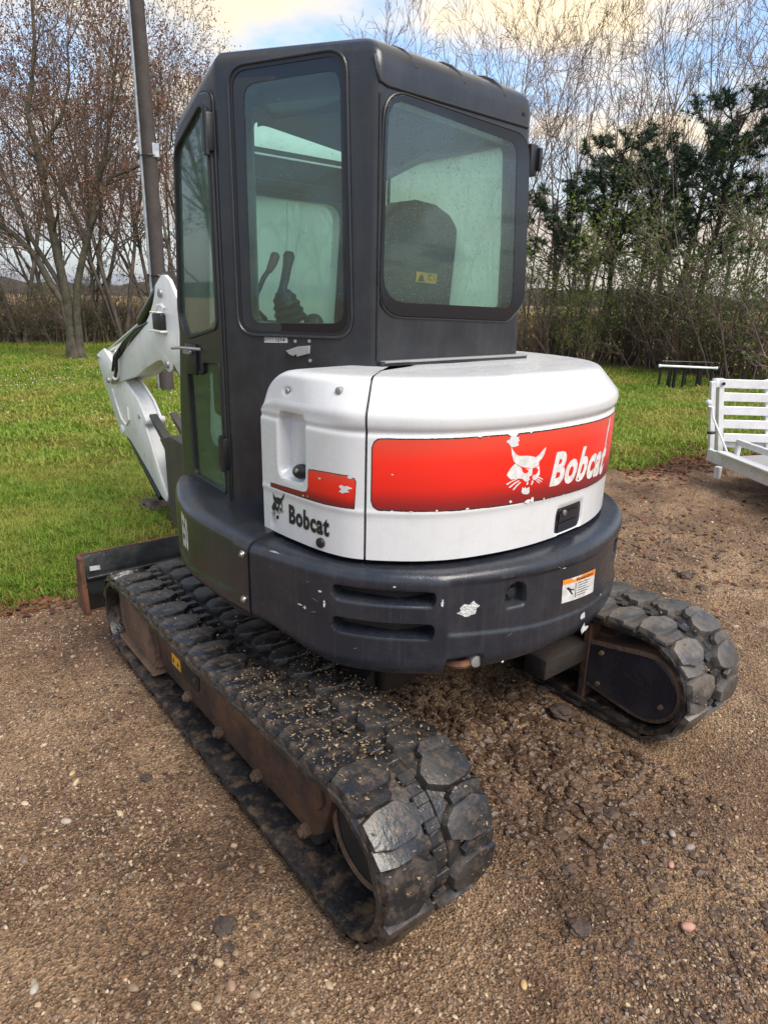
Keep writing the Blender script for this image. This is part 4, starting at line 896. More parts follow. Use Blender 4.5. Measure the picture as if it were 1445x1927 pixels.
# sprocket and drive motor of the left track, seen in the mouth of the loop
bm = cyl_bm((-.86, TY0, TZ0), (-.60, TY0, TZ0), .145, 40, bev=.01); spk = bmobj('drive_motor', bm, 'greasy', EX)
bm = bmesh.new()
ring = [(TY0+.150*math.cos(a), TZ0+.150*math.sin(a)) for a in np.linspace(0, 2*math.pi, 48, endpoint=False)]
tube_bm([(-.865, y, z) for y, z in ring], .009, 6, True, bm)
bmobj('motor_rim', bm, 'mud', spk)
bm = bmesh.new()
for i in range(23):
    a = 2*math.pi*i/23; q = Matrix.Translation((0, TY0, TZ0)) @ Matrix.Rotation(a, 4, 'X')
    box_bm(-.80, -.75, -.012, .012, .14, .205, .003, 1, bm, q)
merge(bm, cyl_bm((-.795, TY0, TZ0), (-.755, TY0, TZ0), .18, 40)); o = bmobj('sprocket', bm, 'greasy', spk); 
bm = cyl_bm((-.90, TY1, TZ1), (-.65, TY1, TZ1), .160, 36, bev=.012); bmobj('idler_wheel', bm, 'greasy', EX)
# dirt lying inside the lower run
def debris(x0, x1, seed, n=1500):
    r_ = random.Random(seed); V = []; F = []
    for _k in range(n):
        c = np.array([r_.uniform(x0, x1), r_.uniform(-1.1, 1.0), .042+abs(r_.gauss(0, .006))]); s_ = r_.uniform(.004, .016); b0 = len(V)
        for _q in range(4): V.append(tuple(c+np.array([r_.gauss(0, 1), r_.gauss(0, 1), r_.gauss(0, .5)])*s_))
        F += [(b0, b0+1, b0+2), (b0, b0+2, b0+3), (b0, b0+3, b0+1), (b0+1, b0+3, b0+2)]
    return V, F
V, F = debris(-.975, -.60, 2); o = obj('packed_dirt', mesh_from('packed_dirt', V, F, M['greasy']), TRK_L); o['kind'] = 'stuff'
V, F = debris(.58, .95, 3); o = obj('packed_dirt', mesh_from('packed_dirt', V, F, M['greasy']), TRK_R); o['kind'] = 'stuff'

# ---------------- right track frame with final-drive cover on its inner side
bm = prism_bm(round_poly([(.72, .12), (-.70, .12), (-.80, .20), (-.80, .38), (.60, .40)], .02, 3), lambda a, c, t: (t, a, c), .66, .90, .01, 2)
fr2 = bmobj('track_frame', bm, 'mudrust', EX)
dcov = [(-.735, .145), (-.735, .335), (-.88, .365), (-.97, .385)]+[(-1.00+.155*math.cos(R(a))*1.0, .255+.145*math.sin(R(a))) for a in range(105, 285, 12)]+[(-.96, .115), (-.86, .125)]
dcov = round_poly(dcov, .008, 2)
bm = prism_bm(offset_poly(dcov, .022), lambda a, c, t: (t, a, c), .60, .90, .006, 2); rim = bmobj('drive_housing', bm, 'mud', EX)
bm = prism_bm(dcov, lambda a, c, t: (t, a, c), .592, .6005, .002, 1); cv = bmobj('drive_cover', bm, 'darkmetal', rim)
for y, z in ((-.80, .322), (-1.10, .205), (-.80, .165)): bmobj('cover_bolt', cyl_bm((.578, y, z), (.593, y, z), .011, 6), 'mud', cv)
bm = box_bm(.585, .66, -.735, -.700, .06, .44, .004, 1); bmobj('housing_flange', bm, 'mudrust', rim)
bmobj('idler_wheel', cyl_bm((.65, TY1, TZ1), (.90, TY1, TZ1), .160, 36, bev=.012), 'greasy', EX)
bmobj('sprocket', cyl_bm((.70, TY0, TZ0), (.80, TY0, TZ0), .19, 40, bev=.006), 'greasy', EX)
for y in (.58, .25, -.06, -.38, -.71): bmobj('track_roller', cyl_bm((.66, y, .115), (.88, y, .115), .055, 16, bev=.008), 'greasy', fr2)

# ---------------- undercarriage centre
bm = box_bm(-.36, .36, -.42, .50, .27, .47, .03, 3)
for sx in (-1, 1):
    for sy in (-1, 1):
        pts = [(sx*.30, sy*.36+.02), (sx*.70, sy*.60+.02), (sx*.70, sy*.40+.02), (sx*.30, sy*.10+.02)]
        merge(bm, prism_bm(pts, lambda a, c, t: (a, c, t), .22, .38, .01, 2))
uc = bmobj('undercarriage', bm, 'greasy', EX)
bmobj('swing_bearing', cyl_bm((0, 0, .46), (0, 0, .60), .40, 48, bev=.01), 'greasy', uc)
bm = box_bm(.30, .72, -.72, -.60, .24, .34, .012, 2); bmobj('cross_beam', bm, 'greasy', uc)

# ---------------- dozer blade
bm = prism_bm(round_poly([(1.600, .010), (1.575, .12), (1.590, .25), (1.625, .350), (1.645, .352), (1.640, .24), (1.625, .12), (1.640, .0)], .006, 2), lambda a, c, t: (t, a, c), -.952, .96, .003, 1)
bl = bmobj('dozer_blade', bm, 'bladeback', EX)
bm = box_bm(-.95, .95, 1.560, 1.600, .215, .232, .004, 1); bmobj('blade_stiffener', bm, 'bladeback', bl)
for sx in (-1, 1):
    bm = prism_bm(round_poly([(1.560, -.012), (1.585, .345), (1.655, .352), (1.72, .02), (1.70, -.012)], .006, 2), lambda a, c, t: (t, a, c), sx*.952, sx*.978, .003, 1); bmobj('end_plate', bm, 'bladerust', bl)
bm = box_bm(-.955, .955, 1.600, 1.612, -.012, .045, .003, 1); bmobj('cutting_edge', bm, 'bladerust', bl)
bm = tube_bm([(x, 1.637+.002*math.sin(x*23), .353) for x in np.linspace(-.955, .96, 30)], .0055, 6); bmobj('worn_top_edge', bm, 'bladerust', bl)
bm = prism_bm([(-.925, .262), (-.868, .258), (-.868, .285), (-.925, .290)], lambda a, c, t: (a, t, c), 1.585, 1.5862); o = bmobj('blade_label', bm, 'label', bl, smooth=0)
for sx in (-1, 1):
    bm = box_bm(sx*.30-.05, sx*.30+.05, .45, 1.60, .17, .29, .012, 2); bmobj('blade_arm', bm, 'bladeback', bl)
bmobj('blade_cylinder', cyl_bm((0, .5, .38), (0, 1.58, .20), .045, 20, bev=.004), 'cylinder', bl)

# ================= upper structure (turned by PSI) =================
# ---- counterweight band
def band_depth(s, z):
    d = 0
    for z0, z1 in ((.885, .945), (.770, .832)): d = max(d, .095*rrect(s, z, .340, .676, z0+.004, z1-.004, .022, .013))
    # shallow moulded field to the right of the vents
    zt = interp(s, [(.72, .962), (1.1, .945), (1.6, .935), (2.6, .935)]); zb = interp(s, [(.72, .792), (1.05, .762), (1.6, .735), (2.6, .735)])
    d += .007*(sstep(.712, .728, s)*(1-sstep(2.3, 2.33, s)))*(sstep(zb-.007, zb+.001, z))*(1-sstep(zt-.001, zt+.007, z))
    for s0, s1, z0, z1 in ((.930, 1.010, .850, .935), (1.62, 1.70, .845, .93)):
        cx_ = (s0+s1)/2; hw = (s1-s0)/2
        a = 1-sstep(hw-.010, hw+.002, abs(s-cx_)); zt2 = z1-hw+math.sqrt(max(0, hw*hw-min(hw, abs(s-cx_))**2))
        d += .045*a*sstep(z0-.003, z0+.003, z)*(1-sstep(zt2-.018, zt2+.002, z))
    # lifting-eye notch at the foot
    a = 1-sstep(.052, .070, abs(s-.785)); d += .11*a*(1-sstep(.672, .705, z))
    d += .004*math.exp(-((s-.25)/.05)**2)*math.exp(-((z-.8)/.05)**2)
    return d
prof = [(-.30, 1.004), (-.16, 1.003), (-.10, 1.002), (-.06, 1.0), (-.035, .999), (-.018, .994), (-.007, .985), (-.001, .972), (.001, .960)]
prof += [(.0005, z) for z in np.linspace(.952, .690, 44)]+[(-.001, .680), (-.004, .668), (-.010, .655), (-.018, .644), (-.030, .634), (-.05, .628), (-.14, .622), (-.35, .62)]
def zshift(P, V, fn):
    return [(x, y, z+fn(x, y, z)) for x, y, z in V]
S1 = sorted(set(list(np.linspace(0.004, BAND.L, 330))+list(np.linspace(.70, 1.05, 60))+list(np.linspace(.31, .35, 12))+list(np.linspace(.67, .70, 12))))
V, F = heightfield(BAND, S1, prof, lambda s, z: band_depth(s, z) if z < .97 and z > .60 else 0)
# front part of the band rises underneath
V = [(x, y, z+(.085*(1-sstep(-.62, -.28, -abs(y) if y < 0 else 0)) if False else 0)) for x, y, z in V]
def rise(x, y, z):
    k = sstep(-.64, -.28, y)
    return z+.085*k*max(0, (1.0-z)/.38) if x < 0 else z+.02*k*max(0, (1.0-z)/.38)
V = [(x, y, rise(x, y, z)) for x, y, z in V]
# left end cap (face towards the skirt)
me = mesh_from('counterweight', V, F, M['navy']); bm = bmesh.new(); bm.from_mesh(me); bm.verts.ensure_lookup_table()
nz = len(prof); bm.faces.new([bm.verts[j] for j in range(nz)])
bmesh.ops.recalc_face_normals(bm, faces=bm.faces); bm.to_mesh(me); bm.free(); smooth_by(me, 50)
CW = obj('counterweight', me, EX, up=True)
bm = bmesh.new(); cpt = spt(BAND, .79, .665, -.10); tube_bm([(cpt[0]+.05*math.cos(a), cpt[1]-.02+.05*math.sin(a), .655) for a in np.linspace(0, 2*math.pi, 24, endpoint=False)], .014, 8, True, bm)
bmobj('tow_eye', bm, 'bladerust', CW)
bm = cyl_bm(spt(BAND, .84, .665, -.055), spt(BAND, .84, .665, -.015), .022, 16, bev=.004); bmobj('eye_bush', bm, 'dullsteel', CW)
for sb, zb in ((.972, .885),):
    bmobj('recess_bolt', cyl_bm(spt(BAND, sb, zb, -.052), spt(BAND, sb, zb, -.035), .020, 6, bev=.003), 'charcoal', CW)

def patch(path, outline, off, name, mt, parent, n=1, jit=0, seed=0, uv=False, grid=None, pfn=None):
    """a sheet lying on the bodywork: outline in (s,z), split in s strips so that it follows the curve"""
    s0 = min(p[0] for p in outline); s1 = max(p[0] for p in outline); z0 = min(p[1] for p in outline); z1 = max(p[1] for p in outline)
    bm = bmesh.new(); vs = [bm.verts.new((p[0], p[1], 0)) for p in outline]; bm.faces.new(vs)
    for q in np.arange(s0+.012, s1, .022):
        bmesh.ops.bisect_plane(bm, geom=bm.verts[:]+bm.edges[:]+bm.faces[:], plane_co=(q, 0, 0), plane_no=(1, 0, 0))
    bmesh.ops.triangulate(bm, faces=[f for f in bm.faces if len(f.verts) > 4])
    if uv:
        ul = bm.loops.layers.uv.new('UVMap')
        for f in bm.faces:
            for l_ in f.loops: l_[ul].uv = ((l_.vert.co.x-s0)/(s1-s0), (l_.vert.co.y-z0)/(z1-z0))
    for v in bm.verts: v.co = Vector(spt(path, v.co.x, v.co.y, off+(pfn(v.co.x, v.co.y) if pfn else 0)))
    bm.normal_update(); 
    c = Vector(spt(path, (s0+s1)/2, (z0+z1)/2, 1)); 
    for f in bm.faces:
        if f.normal.dot(c-f.calc_center_median()) < 0: f.normal_flip()
    return bmobj(name, bm, mt, parent, smooth=0)
def blob(s, z, rs, rz, n, seed, jag=.35):
    r_ = random.Random(seed); return [(s+rs*(1+r_.uniform(-jag, jag))*math.cos(2*math.pi*i/n), z+rz*(1+r_.uniform(-jag, jag))*math.sin(2*math.pi*i/n)) for i in range(n)]
def wrap_text(s, path, c00, c10, c01, c11, off, name, mt, parent, bold=.03, shear=0, pfn=None):
    Vt, Ft = text_mesh(s, bold, shear=shear); V = []
    for x, y in Vt:
        a = [(1-x)*(1-y)*c00[k]+x*(1-y)*c10[k]+(1-x)*y*c01[k]+x*y*c11[k] for k in (0, 1)]
        V.append(spt(path, a[0], a[1], off+(pfn(*a) if pfn else 0)))
    o = obj(name, mesh_from(name, V, Ft, M[mt]), parent); return o
# warning label
q = [(1.190, .806), (1.405, .788), (1.397, .882), (1.184, .895)]
wl = patch(BAND, q, -.0060+.0012, 'warning_label', 'label', CW)
def lerp4(c, x, y): return tuple((1-x)*(1-y)*c[0][k]+x*(1-y)*c[1][k]+(1-x)*y*c[3][k]+x*y*c[2][k] for k in (0, 1))
patch(BAND, [lerp4(q, 0, .80), lerp4(q, 1, .76), lerp4(q, 1, 1), lerp4(q, .55, 1), lerp4(q, .5, .9), lerp4(q, .42, .97), lerp4(q, .3, .88), lerp4(q, .22, 1), lerp4(q, 0, 1)], -.0060+.0018, 'label_header', 'orange', wl)
wrap_text('WARNING', BAND, lerp4(q, .36, .80), lerp4(q, .93, .79), lerp4(q, .36, .93), lerp4(q, .93, .93), -.0060+.0024, 'label_print', 'ink', wl)
for k_ in range(6):
    y_ = .68-.105*k_; patch(BAND, [lerp4(q, .42, y_), lerp4(q, .80-.05*(k_ % 3), y_), lerp4(q, .80-.05*(k_ % 3), y_+.03), lerp4(q, .42, y_+.03)], -.0060+.0022, 'label_print', 'ink', wl)
for pl in ([(.10, .62), (.17, .50), (.22, .55), (.15, .66)], [(.17, .50), (.32, .44), (.33, .49), (.2, .55)], [(.17, .50), (.25, .30), (.30, .26), (.22, .50)], [(.36, .1), (.375, .1), (.375, .72), (.36, .72)], [(.62, .70), (.70, .66), (.66, .745)]):
    patch(BAND, [lerp4(q, *p_) for p_ in pl], -.0060+.0022, 'label_print', 'ink', wl)
# scrapes down to bare metal
for s, z, rs, rz, sd in ((.790, .868, .036, .026, 1), (1.185, .945, .018, .006, 2), (1.33, .718, .016, .014, 3), (1.36, .655, .030, .010, 9), (1.345, .662, .013, .02, 4), (.298, .905, .006, .004, 5), (.315, .865, .004, .012, 6), (.695, .905, .004, .014, 7), (.22, .840, .012, .003, 8), (.24, .834, .005, .006, 11), (.545, .955, .006, .003, 12), (1.72, .815, .02, .005, 13), (.11, .998, .02, .003, 14), (.93, .655, .004, .004, 15), (1.50, .74, .008, .006, 17)):
    onp = z > interp(s, [(.72, .792), (1.05, .762), (1.6, .735)]) and .73 < s < 2.3
    patch(BAND, blob(s, z, rs, rz, 16, sd), (-.0062 if onp else .0008)+.0008 if z < .99 else -.004, 'paint_chip', 'chip', CW)
for k_ in range(16):
    r_ = random.Random(100+k_); s = r_.uniform(.05, 1.6); z = r_.uniform(.70, .98); a = r_.uniform(-.5, .5); ln = r_.uniform(.004, .02)
    onp = z > interp(s, [(.72, .792), (1.05, .762), (1.6, .735)]) and .73 < s and z < .93
    if .31 < s < .71 and z > .74: continue
    pts = [(s-ln*math.cos(a), z-ln*math.sin(a)), (s, z-.0009), (s+ln*math.cos(a), z+ln*math.sin(a)), (s, z+.0009)]
    patch(BAND, pts, (-.0062 if onp else .0008)+.0010, 'scratch', 'dullsteel', CW)

# ---- side skirt below the cab
sprof = [(-.32, 1.03), (-.20, 1.028), (-.12, 1.022), (-.06, 1.014), (-.03, 1.008), (-.012, .998), (-.003, .984), (.001, .970)]+[(.001, z) for z in np.linspace(.955, .76, 24)]+[(-.002, .745), (-.010, .730), (-.03, .716), (-.07, .706), (-.25, .70)]
def skirt_depth(s, z):
    a = sstep(.30, .34, s)*(1-sstep(.836, .848, s)); zb = interp(s, [(.3, .80), (.5, .775), (.85, .80)])
    return .006*a*sstep(zb-.006, zb+.002, z)*(1-sstep(.975, .99, z))
V, F = heightfield(SKIRT, np.linspace(0, SKIRT.L-.006, 150), sprof, skirt_depth)
V = [(x, y, z+.035*sstep(.20, .55, y)*sstep(.85, 1.0, z)+.0) for x, y, z in V]
me = mesh_from('side_skirt', V, F, M['charcoal']); bm = bmesh.new(); bm.from_mesh(me); bm.verts.ensure_lookup_table(); nz = len(sprof); n_ = len(bm.verts)
bm.faces.new([bm.verts[n_-nz+j] for j in range(nz)]); bmesh.ops.recalc_face_normals(bm, faces=bm.faces); bm.to_mesh(me); bm.free(); smooth_by(me, 50)
SK = obj('side_skirt', me, EX, up=True)
for s, z in ((.905, .958), (.902, .787)):
    bm = cyl_bm(spt(SKIRT, s, z, 0), spt(SKIRT, s, z, .007), .013, 20, bev=.002); merge(bm, cyl_bm(spt(SKIRT, s, z, .006), spt(SKIRT, s, z, .013), .007, 6)); bmobj('skirt_bolt', bm, 'chrome', SK)
wrap_text('E50', SKIRT, (.372, .825), (.462, .825), (.372, .975), (.462, .965), -.0045, 'model_lettering', 'printwhite', SK, bold=.045)

# deck under cab and hood
deck = [(-.62, .66), (-.80, .42), (-.86, .2), (-.87, -.2), (-.76, -.5), (-.6, -.74), (-.3, -.88), (.1, -.92), (.45, -.82), (.72, -.58), (.84, -.3), (.88, .2), (.80, .75), (.30, .95), (-.3, .95)]
bm = prism_bm(deck, lambda a, c, t: (a, c, t), .70, .985, .01, 1); bmobj('platform', bm, 'greasy', EX, up=True)
# front corner of the platform and right fuel-tank housing (low, behind the cab)
bm = prism_bm(round_poly([(.40, -.30), (.80, -.25), (.88, .1), (.84, .70), (.45, .85), (.40, .85)], .08, 5), lambda a, c, t: (a, c, t), .985, 1.48, .05, 4); bmobj('right_housing', bm, 'charcoal', EX, up=True)

# ---- white engine covers
SEAM = .480
def white_prof(top=1.0):
    return [(0, 1.020), (0, 1.022)]+[(0, z) for z in np.linspace(1.03, 1.155, 10)]+[(.001, 1.165), (.003, 1.172), (.0035, 1.178), (.002, 1.183)]+[(.0015, z) for z in np.linspace(1.19, 1.405, 26)]+\
           [(.001, 1.411), (-.001, 1.416), (-.004, 1.421), (-.003, 1.427), (.001, 1.433), (.005, 1.440), (.0075, 1.450), (.0085, 1.462), (.008, 1.474), (.004, 1.484)]+\
           [(.004-(.070)*t, 1.484+.080*t) for t in np.linspace(.08, .95, 12)]+[(-.069, 1.566), (-.077, 1.572), (-.092, 1.577), (-.12, 1.579), (-.20, 1.580), (-.30, 1.580), (-.48, 1.580)]
def wd(s, z):
    d = 0
    if s < SEAM+.01:
        # softer shoulder on the left cover
        d += .010*sstep(1.425, 1.45, z)*(1-sstep(1.45, 1.60, z))*(1-sstep(.30, .48, s))
        if z > 1.484: d -= .050*(1-sstep(.20, .46, s))*min(1, (z-1.484)/.08)
        # grip recess, deepest towards its left wall
        d += .042*rrect(s, z, .100, .252, 1.222, 1.452, .042, .014)*(1-.25*sstep(.1, .25, s))
        for s_, z_ in ((.148, 1.515), (.063, 1.054)): d += .008*(1-sstep(.010, .014, math.hypot(s-s_, z-z_)))
    else:
        # latch well in the tailgate
        d += .012*rrect(s, z, 1.205, 1.395, 1.016, 1.128, .03, .010)
        # dent/dull patch none
    return d
def cover(name, s0, s1, extra=()):
    S_ = sorted(set(list(np.linspace(s0, s1, int((s1-s0)/.011)+2))+list(extra)))
    pr = white_prof(); V, F = heightfield(WHITE, S_, pr, lambda s, z: wd(s, z) if z < 1.58 else 0)
    nz = len(pr); ns = len(S_); n0 = len(V)
    # returned edges
    for k_, si in ((0, 0), (1, ns-1)):
        idx = [si*nz+j for j in range(nz-6)]; b0 = len(V)
        for i in idx:
            x, y, nx, ny = WHITE.at(S_[si]); v = V[i]; V.append((v[0]-nx*.04, v[1]-ny*.04, v[2]))
        for j in range(len(idx)-1):
            F.append((idx[j], idx[j+1], b0+j+1, b0+j) if k_ == 0 else (idx[j], b0+j, b0+j+1, idx[j+1]))
    return V, F, S_
# left cover: upper left corner is rounded off
V, F, S_ = cover('side_cover', .006, SEAM-.004, np.linspace(.085, .115, 8).tolist()+np.linspace(.238, .268, 8).tolist())
def corner(v):
    return v
V2 = []
for (x, y, z) in V: V2.append((x, y, z))
me = mesh_from('side_cover', V2, F, M['white']); bm = bmesh.new(); bm.from_mesh(me)
# trim by outline in (s,z): drop what lies beyond the corner arc
Sv = [None]*len(V2); nzp = len(white_prof())
for i in range(len(S_)):
    for j in range(nzp): Sv[i*nzp+j] = S_[i]
bm.verts.ensure_lookup_table()
rad = .135
def warp(s, z):
    """pull the corner in: squeeze columns downwards near the left edge"""
    lim = 1.58 if s > .006+rad else 1.58-rad+math.sqrt(max(0, rad*rad-(.006+rad-s)**2))*1.0
    return lim
for i, v in enumerate(bm.verts):
    s = Sv[i] if i < len(Sv) else None
    if s is None: s = .006 if v.index < len(V2) and v.co.y > -.35 else None
    if s is not None and s < .006+rad:
        lim = warp(s, v.co.z)
        if v.co.z > 1.44: v.co.z = 1.44+(v.co.z-1.44)*max(0.0, (lim-1.44)/(1.58-1.44))
bmesh.ops.recalc_face_normals(bm, faces=bm.faces); bm.to_mesh(me); bm.free(); smooth_by(me, 46)
SC = obj('side_cover', me, EX, up=True)
V, F, S_ = cover('tailgate', SEAM+.004, WHITE.L, np.linspace(1.19, 1.22, 6).tolist()+np.linspace(1.38, 1.41, 6).tolist())
me = mesh_from('tailgate', V, F, M['white']); bm = bmesh.new(); bm.from_mesh(me); bmesh.ops.recalc_face_normals(bm, faces=bm.faces); bm.to_mesh(me); bm.free(); smooth_by(me, 46)
TG = obj('tailgate', me, EX, up=True)
# dark liner behind the joints
lin = [(-.060, 1.0), (-.060, 1.40), (-.065, 1.47), (-.12, 1.54), (-.16, 1.555), (-.5, 1.560)]
V, F = heightfield(WHITE, np.linspace(-.0, WHITE.L, 120), lin, lambda s, z: 0); bmobj_ = mesh_from('engine_bay_liner', V, F, M['ink']); obj('engine_bay_liner', bmobj_, EX, up=True)

wf = lambda s, z: (interp(z, [(1.0, 0), (1.165, .001), (1.172, .003), (1.183, .002), (1.19, .0015), (1.405, .0015), (1.411, .001), (1.416, -.001), (1.42, -.004)]))
# tailgate decal
def deczl(s, grow=0): return interp(s, [(.497, 1.185), (.84, 1.181), (1.07, 1.174), (1.43, 1.165), (2.1, 1.165)])-grow+.003
def deczh(s, grow=0): return interp(s, [(.497, 1.407), (.84, 1.410), (1.57, 1.405), (2.1, 1.405)])+grow
def decal(grow, seed, chips):
    r_ = random.Random(seed); s0, s1 = .500-grow, 2.05; r = .026+grow; pts = []
    ss = np.arange(s0, s1, .006)
    def bite(s):
        return sum(h*max(0, 1-abs(s-c)/w) for c, w, h in chips)
    top = []; bot = []
    for s in ss:
        k = r-math.sqrt(max(0, r*r-max(0, r-(s-s0))**2))
        top.append((float(s), deczh(s, grow)-k-max(0, bite(s))-(r_.uniform(0, .0012))))
        bot.append((float(s), deczl(s, grow)+k+r_.uniform(0, .0015)+(r_.uniform(0, .006) if r_.random() < .025 else 0)))
    return bot+top[::-1]
ch = [(.955, .022, .014), (.962, .010, .012), (.83, .006, .006), (1.03, .006, .006)]
patch(WHITE, decal(.0035, 1, ch), .0008, 'decal_border', 'ink', TG, pfn=wf)
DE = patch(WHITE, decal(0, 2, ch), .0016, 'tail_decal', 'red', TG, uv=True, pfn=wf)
# torn places
streak = [(1.560, 1.400), (1.575, 1.398), (1.572, 1.37), (1.565, 1.34), (1.560, 1.318), (1.551, 1.300), (1.540, 1.302), (1.549, 1.33), (1.550, 1.36), (1.560, 1.38)]
streak = [(s+random.Random(i).uniform(-.003, .003), z) for i, (s, z) in enumerate(streak)]
patch(WHITE, streak, .0026, 'torn_decal', 'white', DE, pfn=wf)
patch(WHITE, blob(.957, 1.388, .026, .016, 18, 41), .0026, 'torn_decal', 'white', DE, pfn=wf)
for k_, (s, z, rs, rz) in enumerate(((.965, 1.19, .006, .004), (.80, 1.186, .006, .003), (1.04, 1.180, .012, .006), (1.06, 1.183, .007, .009), (1.12, 1.176, .004, .003), (.62, 1.184, .005, .002), (.70, 1.186, .004, .003), (.56, 1.30, .004, .0015))):
    patch(WHITE, blob(s, z, rs, rz, 10, 60+k_), .0026, 'torn_decal', 'white', DE, pfn=wf)
# cat-head emblem, digitised outline pieces (units of the artwork)
EMB = [
 [(540,310),(556,340),(575,365),(596,377),(625,376),(655,375),(690,379),(718,386),(735,376),(752,360),(775,336),(802,313),(798,335),(788,362),(770,392),(748,412),(742,425),(740,443),(715,460),(690,467),(660,463),(630,459),(600,450),(575,435),(557,412),(546,370)],
 [(567,433),(600,455),(612,466),(618,488),(630,503),(645,503),(662,492),(660,478),(640,470),(668,468),(692,466),(690,500),(688,515),(665,530),(672,548),(655,567),(635,562),(622,546),(600,541),(575,545),(540,550),(525,535),(512,520),(520,500),(540,465)],
 [(745,445),(748,480),(748,512),(728,538),(712,555),(697,551),(690,532),(697,516),(718,514),(733,495),(738,478),(722,462)],
 [(508,584),(545,560),(575,545),(580,549),(545,568),(518,592)], [(525,609),(560,575),(592,555),(598,559),(565,583),(534,613)], [(550,627),(575,592),(602,566),(608,571),(582,600),(560,630)],
 [(733,527),(757,536),(775,547),(774,552),(752,544),(733,534)], [(728,541),(750,553),(768,565),(766,569),(745,560),(726,548)], [(722,552),(738,565),(752,576),(748,579),(732,570),(719,558)],
 [(650,567),(662,568),(660,580),(653,591),(647,586)], [(688,555),(699,560),(695,575),(686,590),(678,588),(684,572)],
 [(618,603),(624,615),(632,616),(637,602),(646,616),(654,612),(669,604),(669,645),(657,659),(625,659),(612,645)]]
def emblem(path, c, off, name, mt, parent, pfn=None):
    """c: (s,z) of the artwork corners (500,300) (810,300) (500,665) (810,665)"""
    for pl in EMB:
        pts = []
        for a, b_ in pl:
            x = (a-500)/310; y = (b_-300)/365; pts.append(tuple((1-x)*(1-y)*c[0][k]+x*(1-y)*c[1][k]+(1-x)*y*c[2][k]+x*y*c[3][k] for k in (0, 1)))
        patch(path, pts, off, name, mt, parent, pfn=pfn)
emblem(WHITE, ((.923, 1.379), (1.109, 1.361), (.938, 1.217), (1.136, 1.188)), .0026, 'cat_emblem', 'printwhite', DE, pfn=wf)
wrap_text('Bobcat', WHITE, (1.142, 1.213), (1.545, 1.189), (1.160, 1.330), (1.585, 1.322), .0030, 'tail_lettering', 'printwhite', DE, bold=.042, shear=0.06, pfn=wf)
# latch
bm = bmesh.new()
lat = round_poly([(1.215, 1.024), (1.388, 1.024), (1.388, 1.122), (1.215, 1.122)], .024, 5)
lt = patch(WHITE, lat, -.0085, 'tailgate_latch', 'black', TG)
for zz in (1.082, 1.042):
    patch(WHITE, round_poly([(1.235, zz-.016), (1.372, zz-.016), (1.372, zz+.018), (1.235, zz+.018)], .006, 3), -.003 if zz > 1.06 else -.0055, 'latch_paddle', 'darkmetal', lt)
bm = cyl_bm(spt(WHITE, 1.262, 1.098, -.006), spt(WHITE, 1.262, 1.098, .003), .011, 20, bev=.002); bmobj('lock_barrel', bm, 'chrome', lt)
# side cover decal, lettering, latch knob
red2 = [(.058, 1.182), (.14, 1.182), (.25, 1.183), (.34, 1.183), (.445, 1.186), (.449, 1.272), (.444, 1.281), (.430, 1.279), (.424, 1.287), (.35, 1.2865), (.282, 1.283), (.276, 1.279), (.272, 1.283), (.265, 1.276), (.264, 1.222), (.256, 1.205), (.235, 1.199), (.15, 1.197), (.058, 1.193)]
bm_ = offset_poly(red2, .0022); patch(WHITE, bm_, .0007, 'decal_border', 'ink', SC, pfn=wf)
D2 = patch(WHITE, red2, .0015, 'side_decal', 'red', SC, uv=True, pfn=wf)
for k_, (s, z, rs, rz) in enumerate(((.412, 1.241, .015, .012), (.425, 1.250, .014, .004), (.318, 1.262, .007, .003), (.24, 1.190, .003, .003), (.262, 1.192, .002, .002), (.43, 1.283, .008, .004))):
    patch(WHITE, blob(s, z, rs, rz, 12, 80+k_, .5), .0024, 'torn_decal', 'white', D2, pfn=wf)
emblem(WHITE, ((.057, 1.165), (.140, 1.178), (.052, 1.061), (.137, 1.078)), .0012, 'cat_emblem', 'ink', SC, pfn=wf)
wrap_text('Bobcat', WHITE, (.160, 1.074), (.355, 1.074), (.160, 1.142), (.357, 1.142), .0014, 'side_lettering', 'ink', SC, bold=.04, pfn=wf)
for s, z, r_, mt_ in ((.369, 1.537, .011, 'dullsteel'),):
    bmobj('cover_bolt', cyl_bm(spt(WHITE, s, z, -.045), spt(WHITE, s, z, -.024), r_, 12, bev=.002), mt_, SC)
bmobj('cover_bolt', cyl_bm(spt(WHITE, .148, 1.515, -.030), spt(WHITE, .148, 1.515, -.008), .009, 12, bev=.002), 'dullsteel', SC)
bmobj('drain_plug', cyl_bm(spt(WHITE, .320, 1.048, -.004), spt(WHITE, .320, 1.048, .010), .017, 20, bev=.004), 'black', SC)
# oval latch knob inside the grip recess
bm = bmesh.new(); bmesh.ops.create_uvsphere(bm, u_segments=20, v_segments=12, radius=1)
c = Vector(spt(WHITE, .212, 1.262, -.012)); x, y, nx, ny = WHITE.at(.222); tx, ty = -ny, nx
q = Matrix(((tx, 0, nx, c.x), (ty, 0, ny, c.y), (0, 1, 0, c.z), (0, 0, 0, 1)))
bmesh.ops.transform(bm, matrix=q @ Matrix.Rotation(R(14), 4, 'Z') @ Matrix.Diagonal((.040, .025, .020, 1)), verts=bm.verts); kn = bmobj('latch_knob', bm, 'black', SC)
bmobj('knob_key', cyl_bm(c+Vector((nx*.014, ny*.014, .006)), c+Vector((nx*.023, ny*.023, .006)), .007, 12), 'dullsteel', kn)

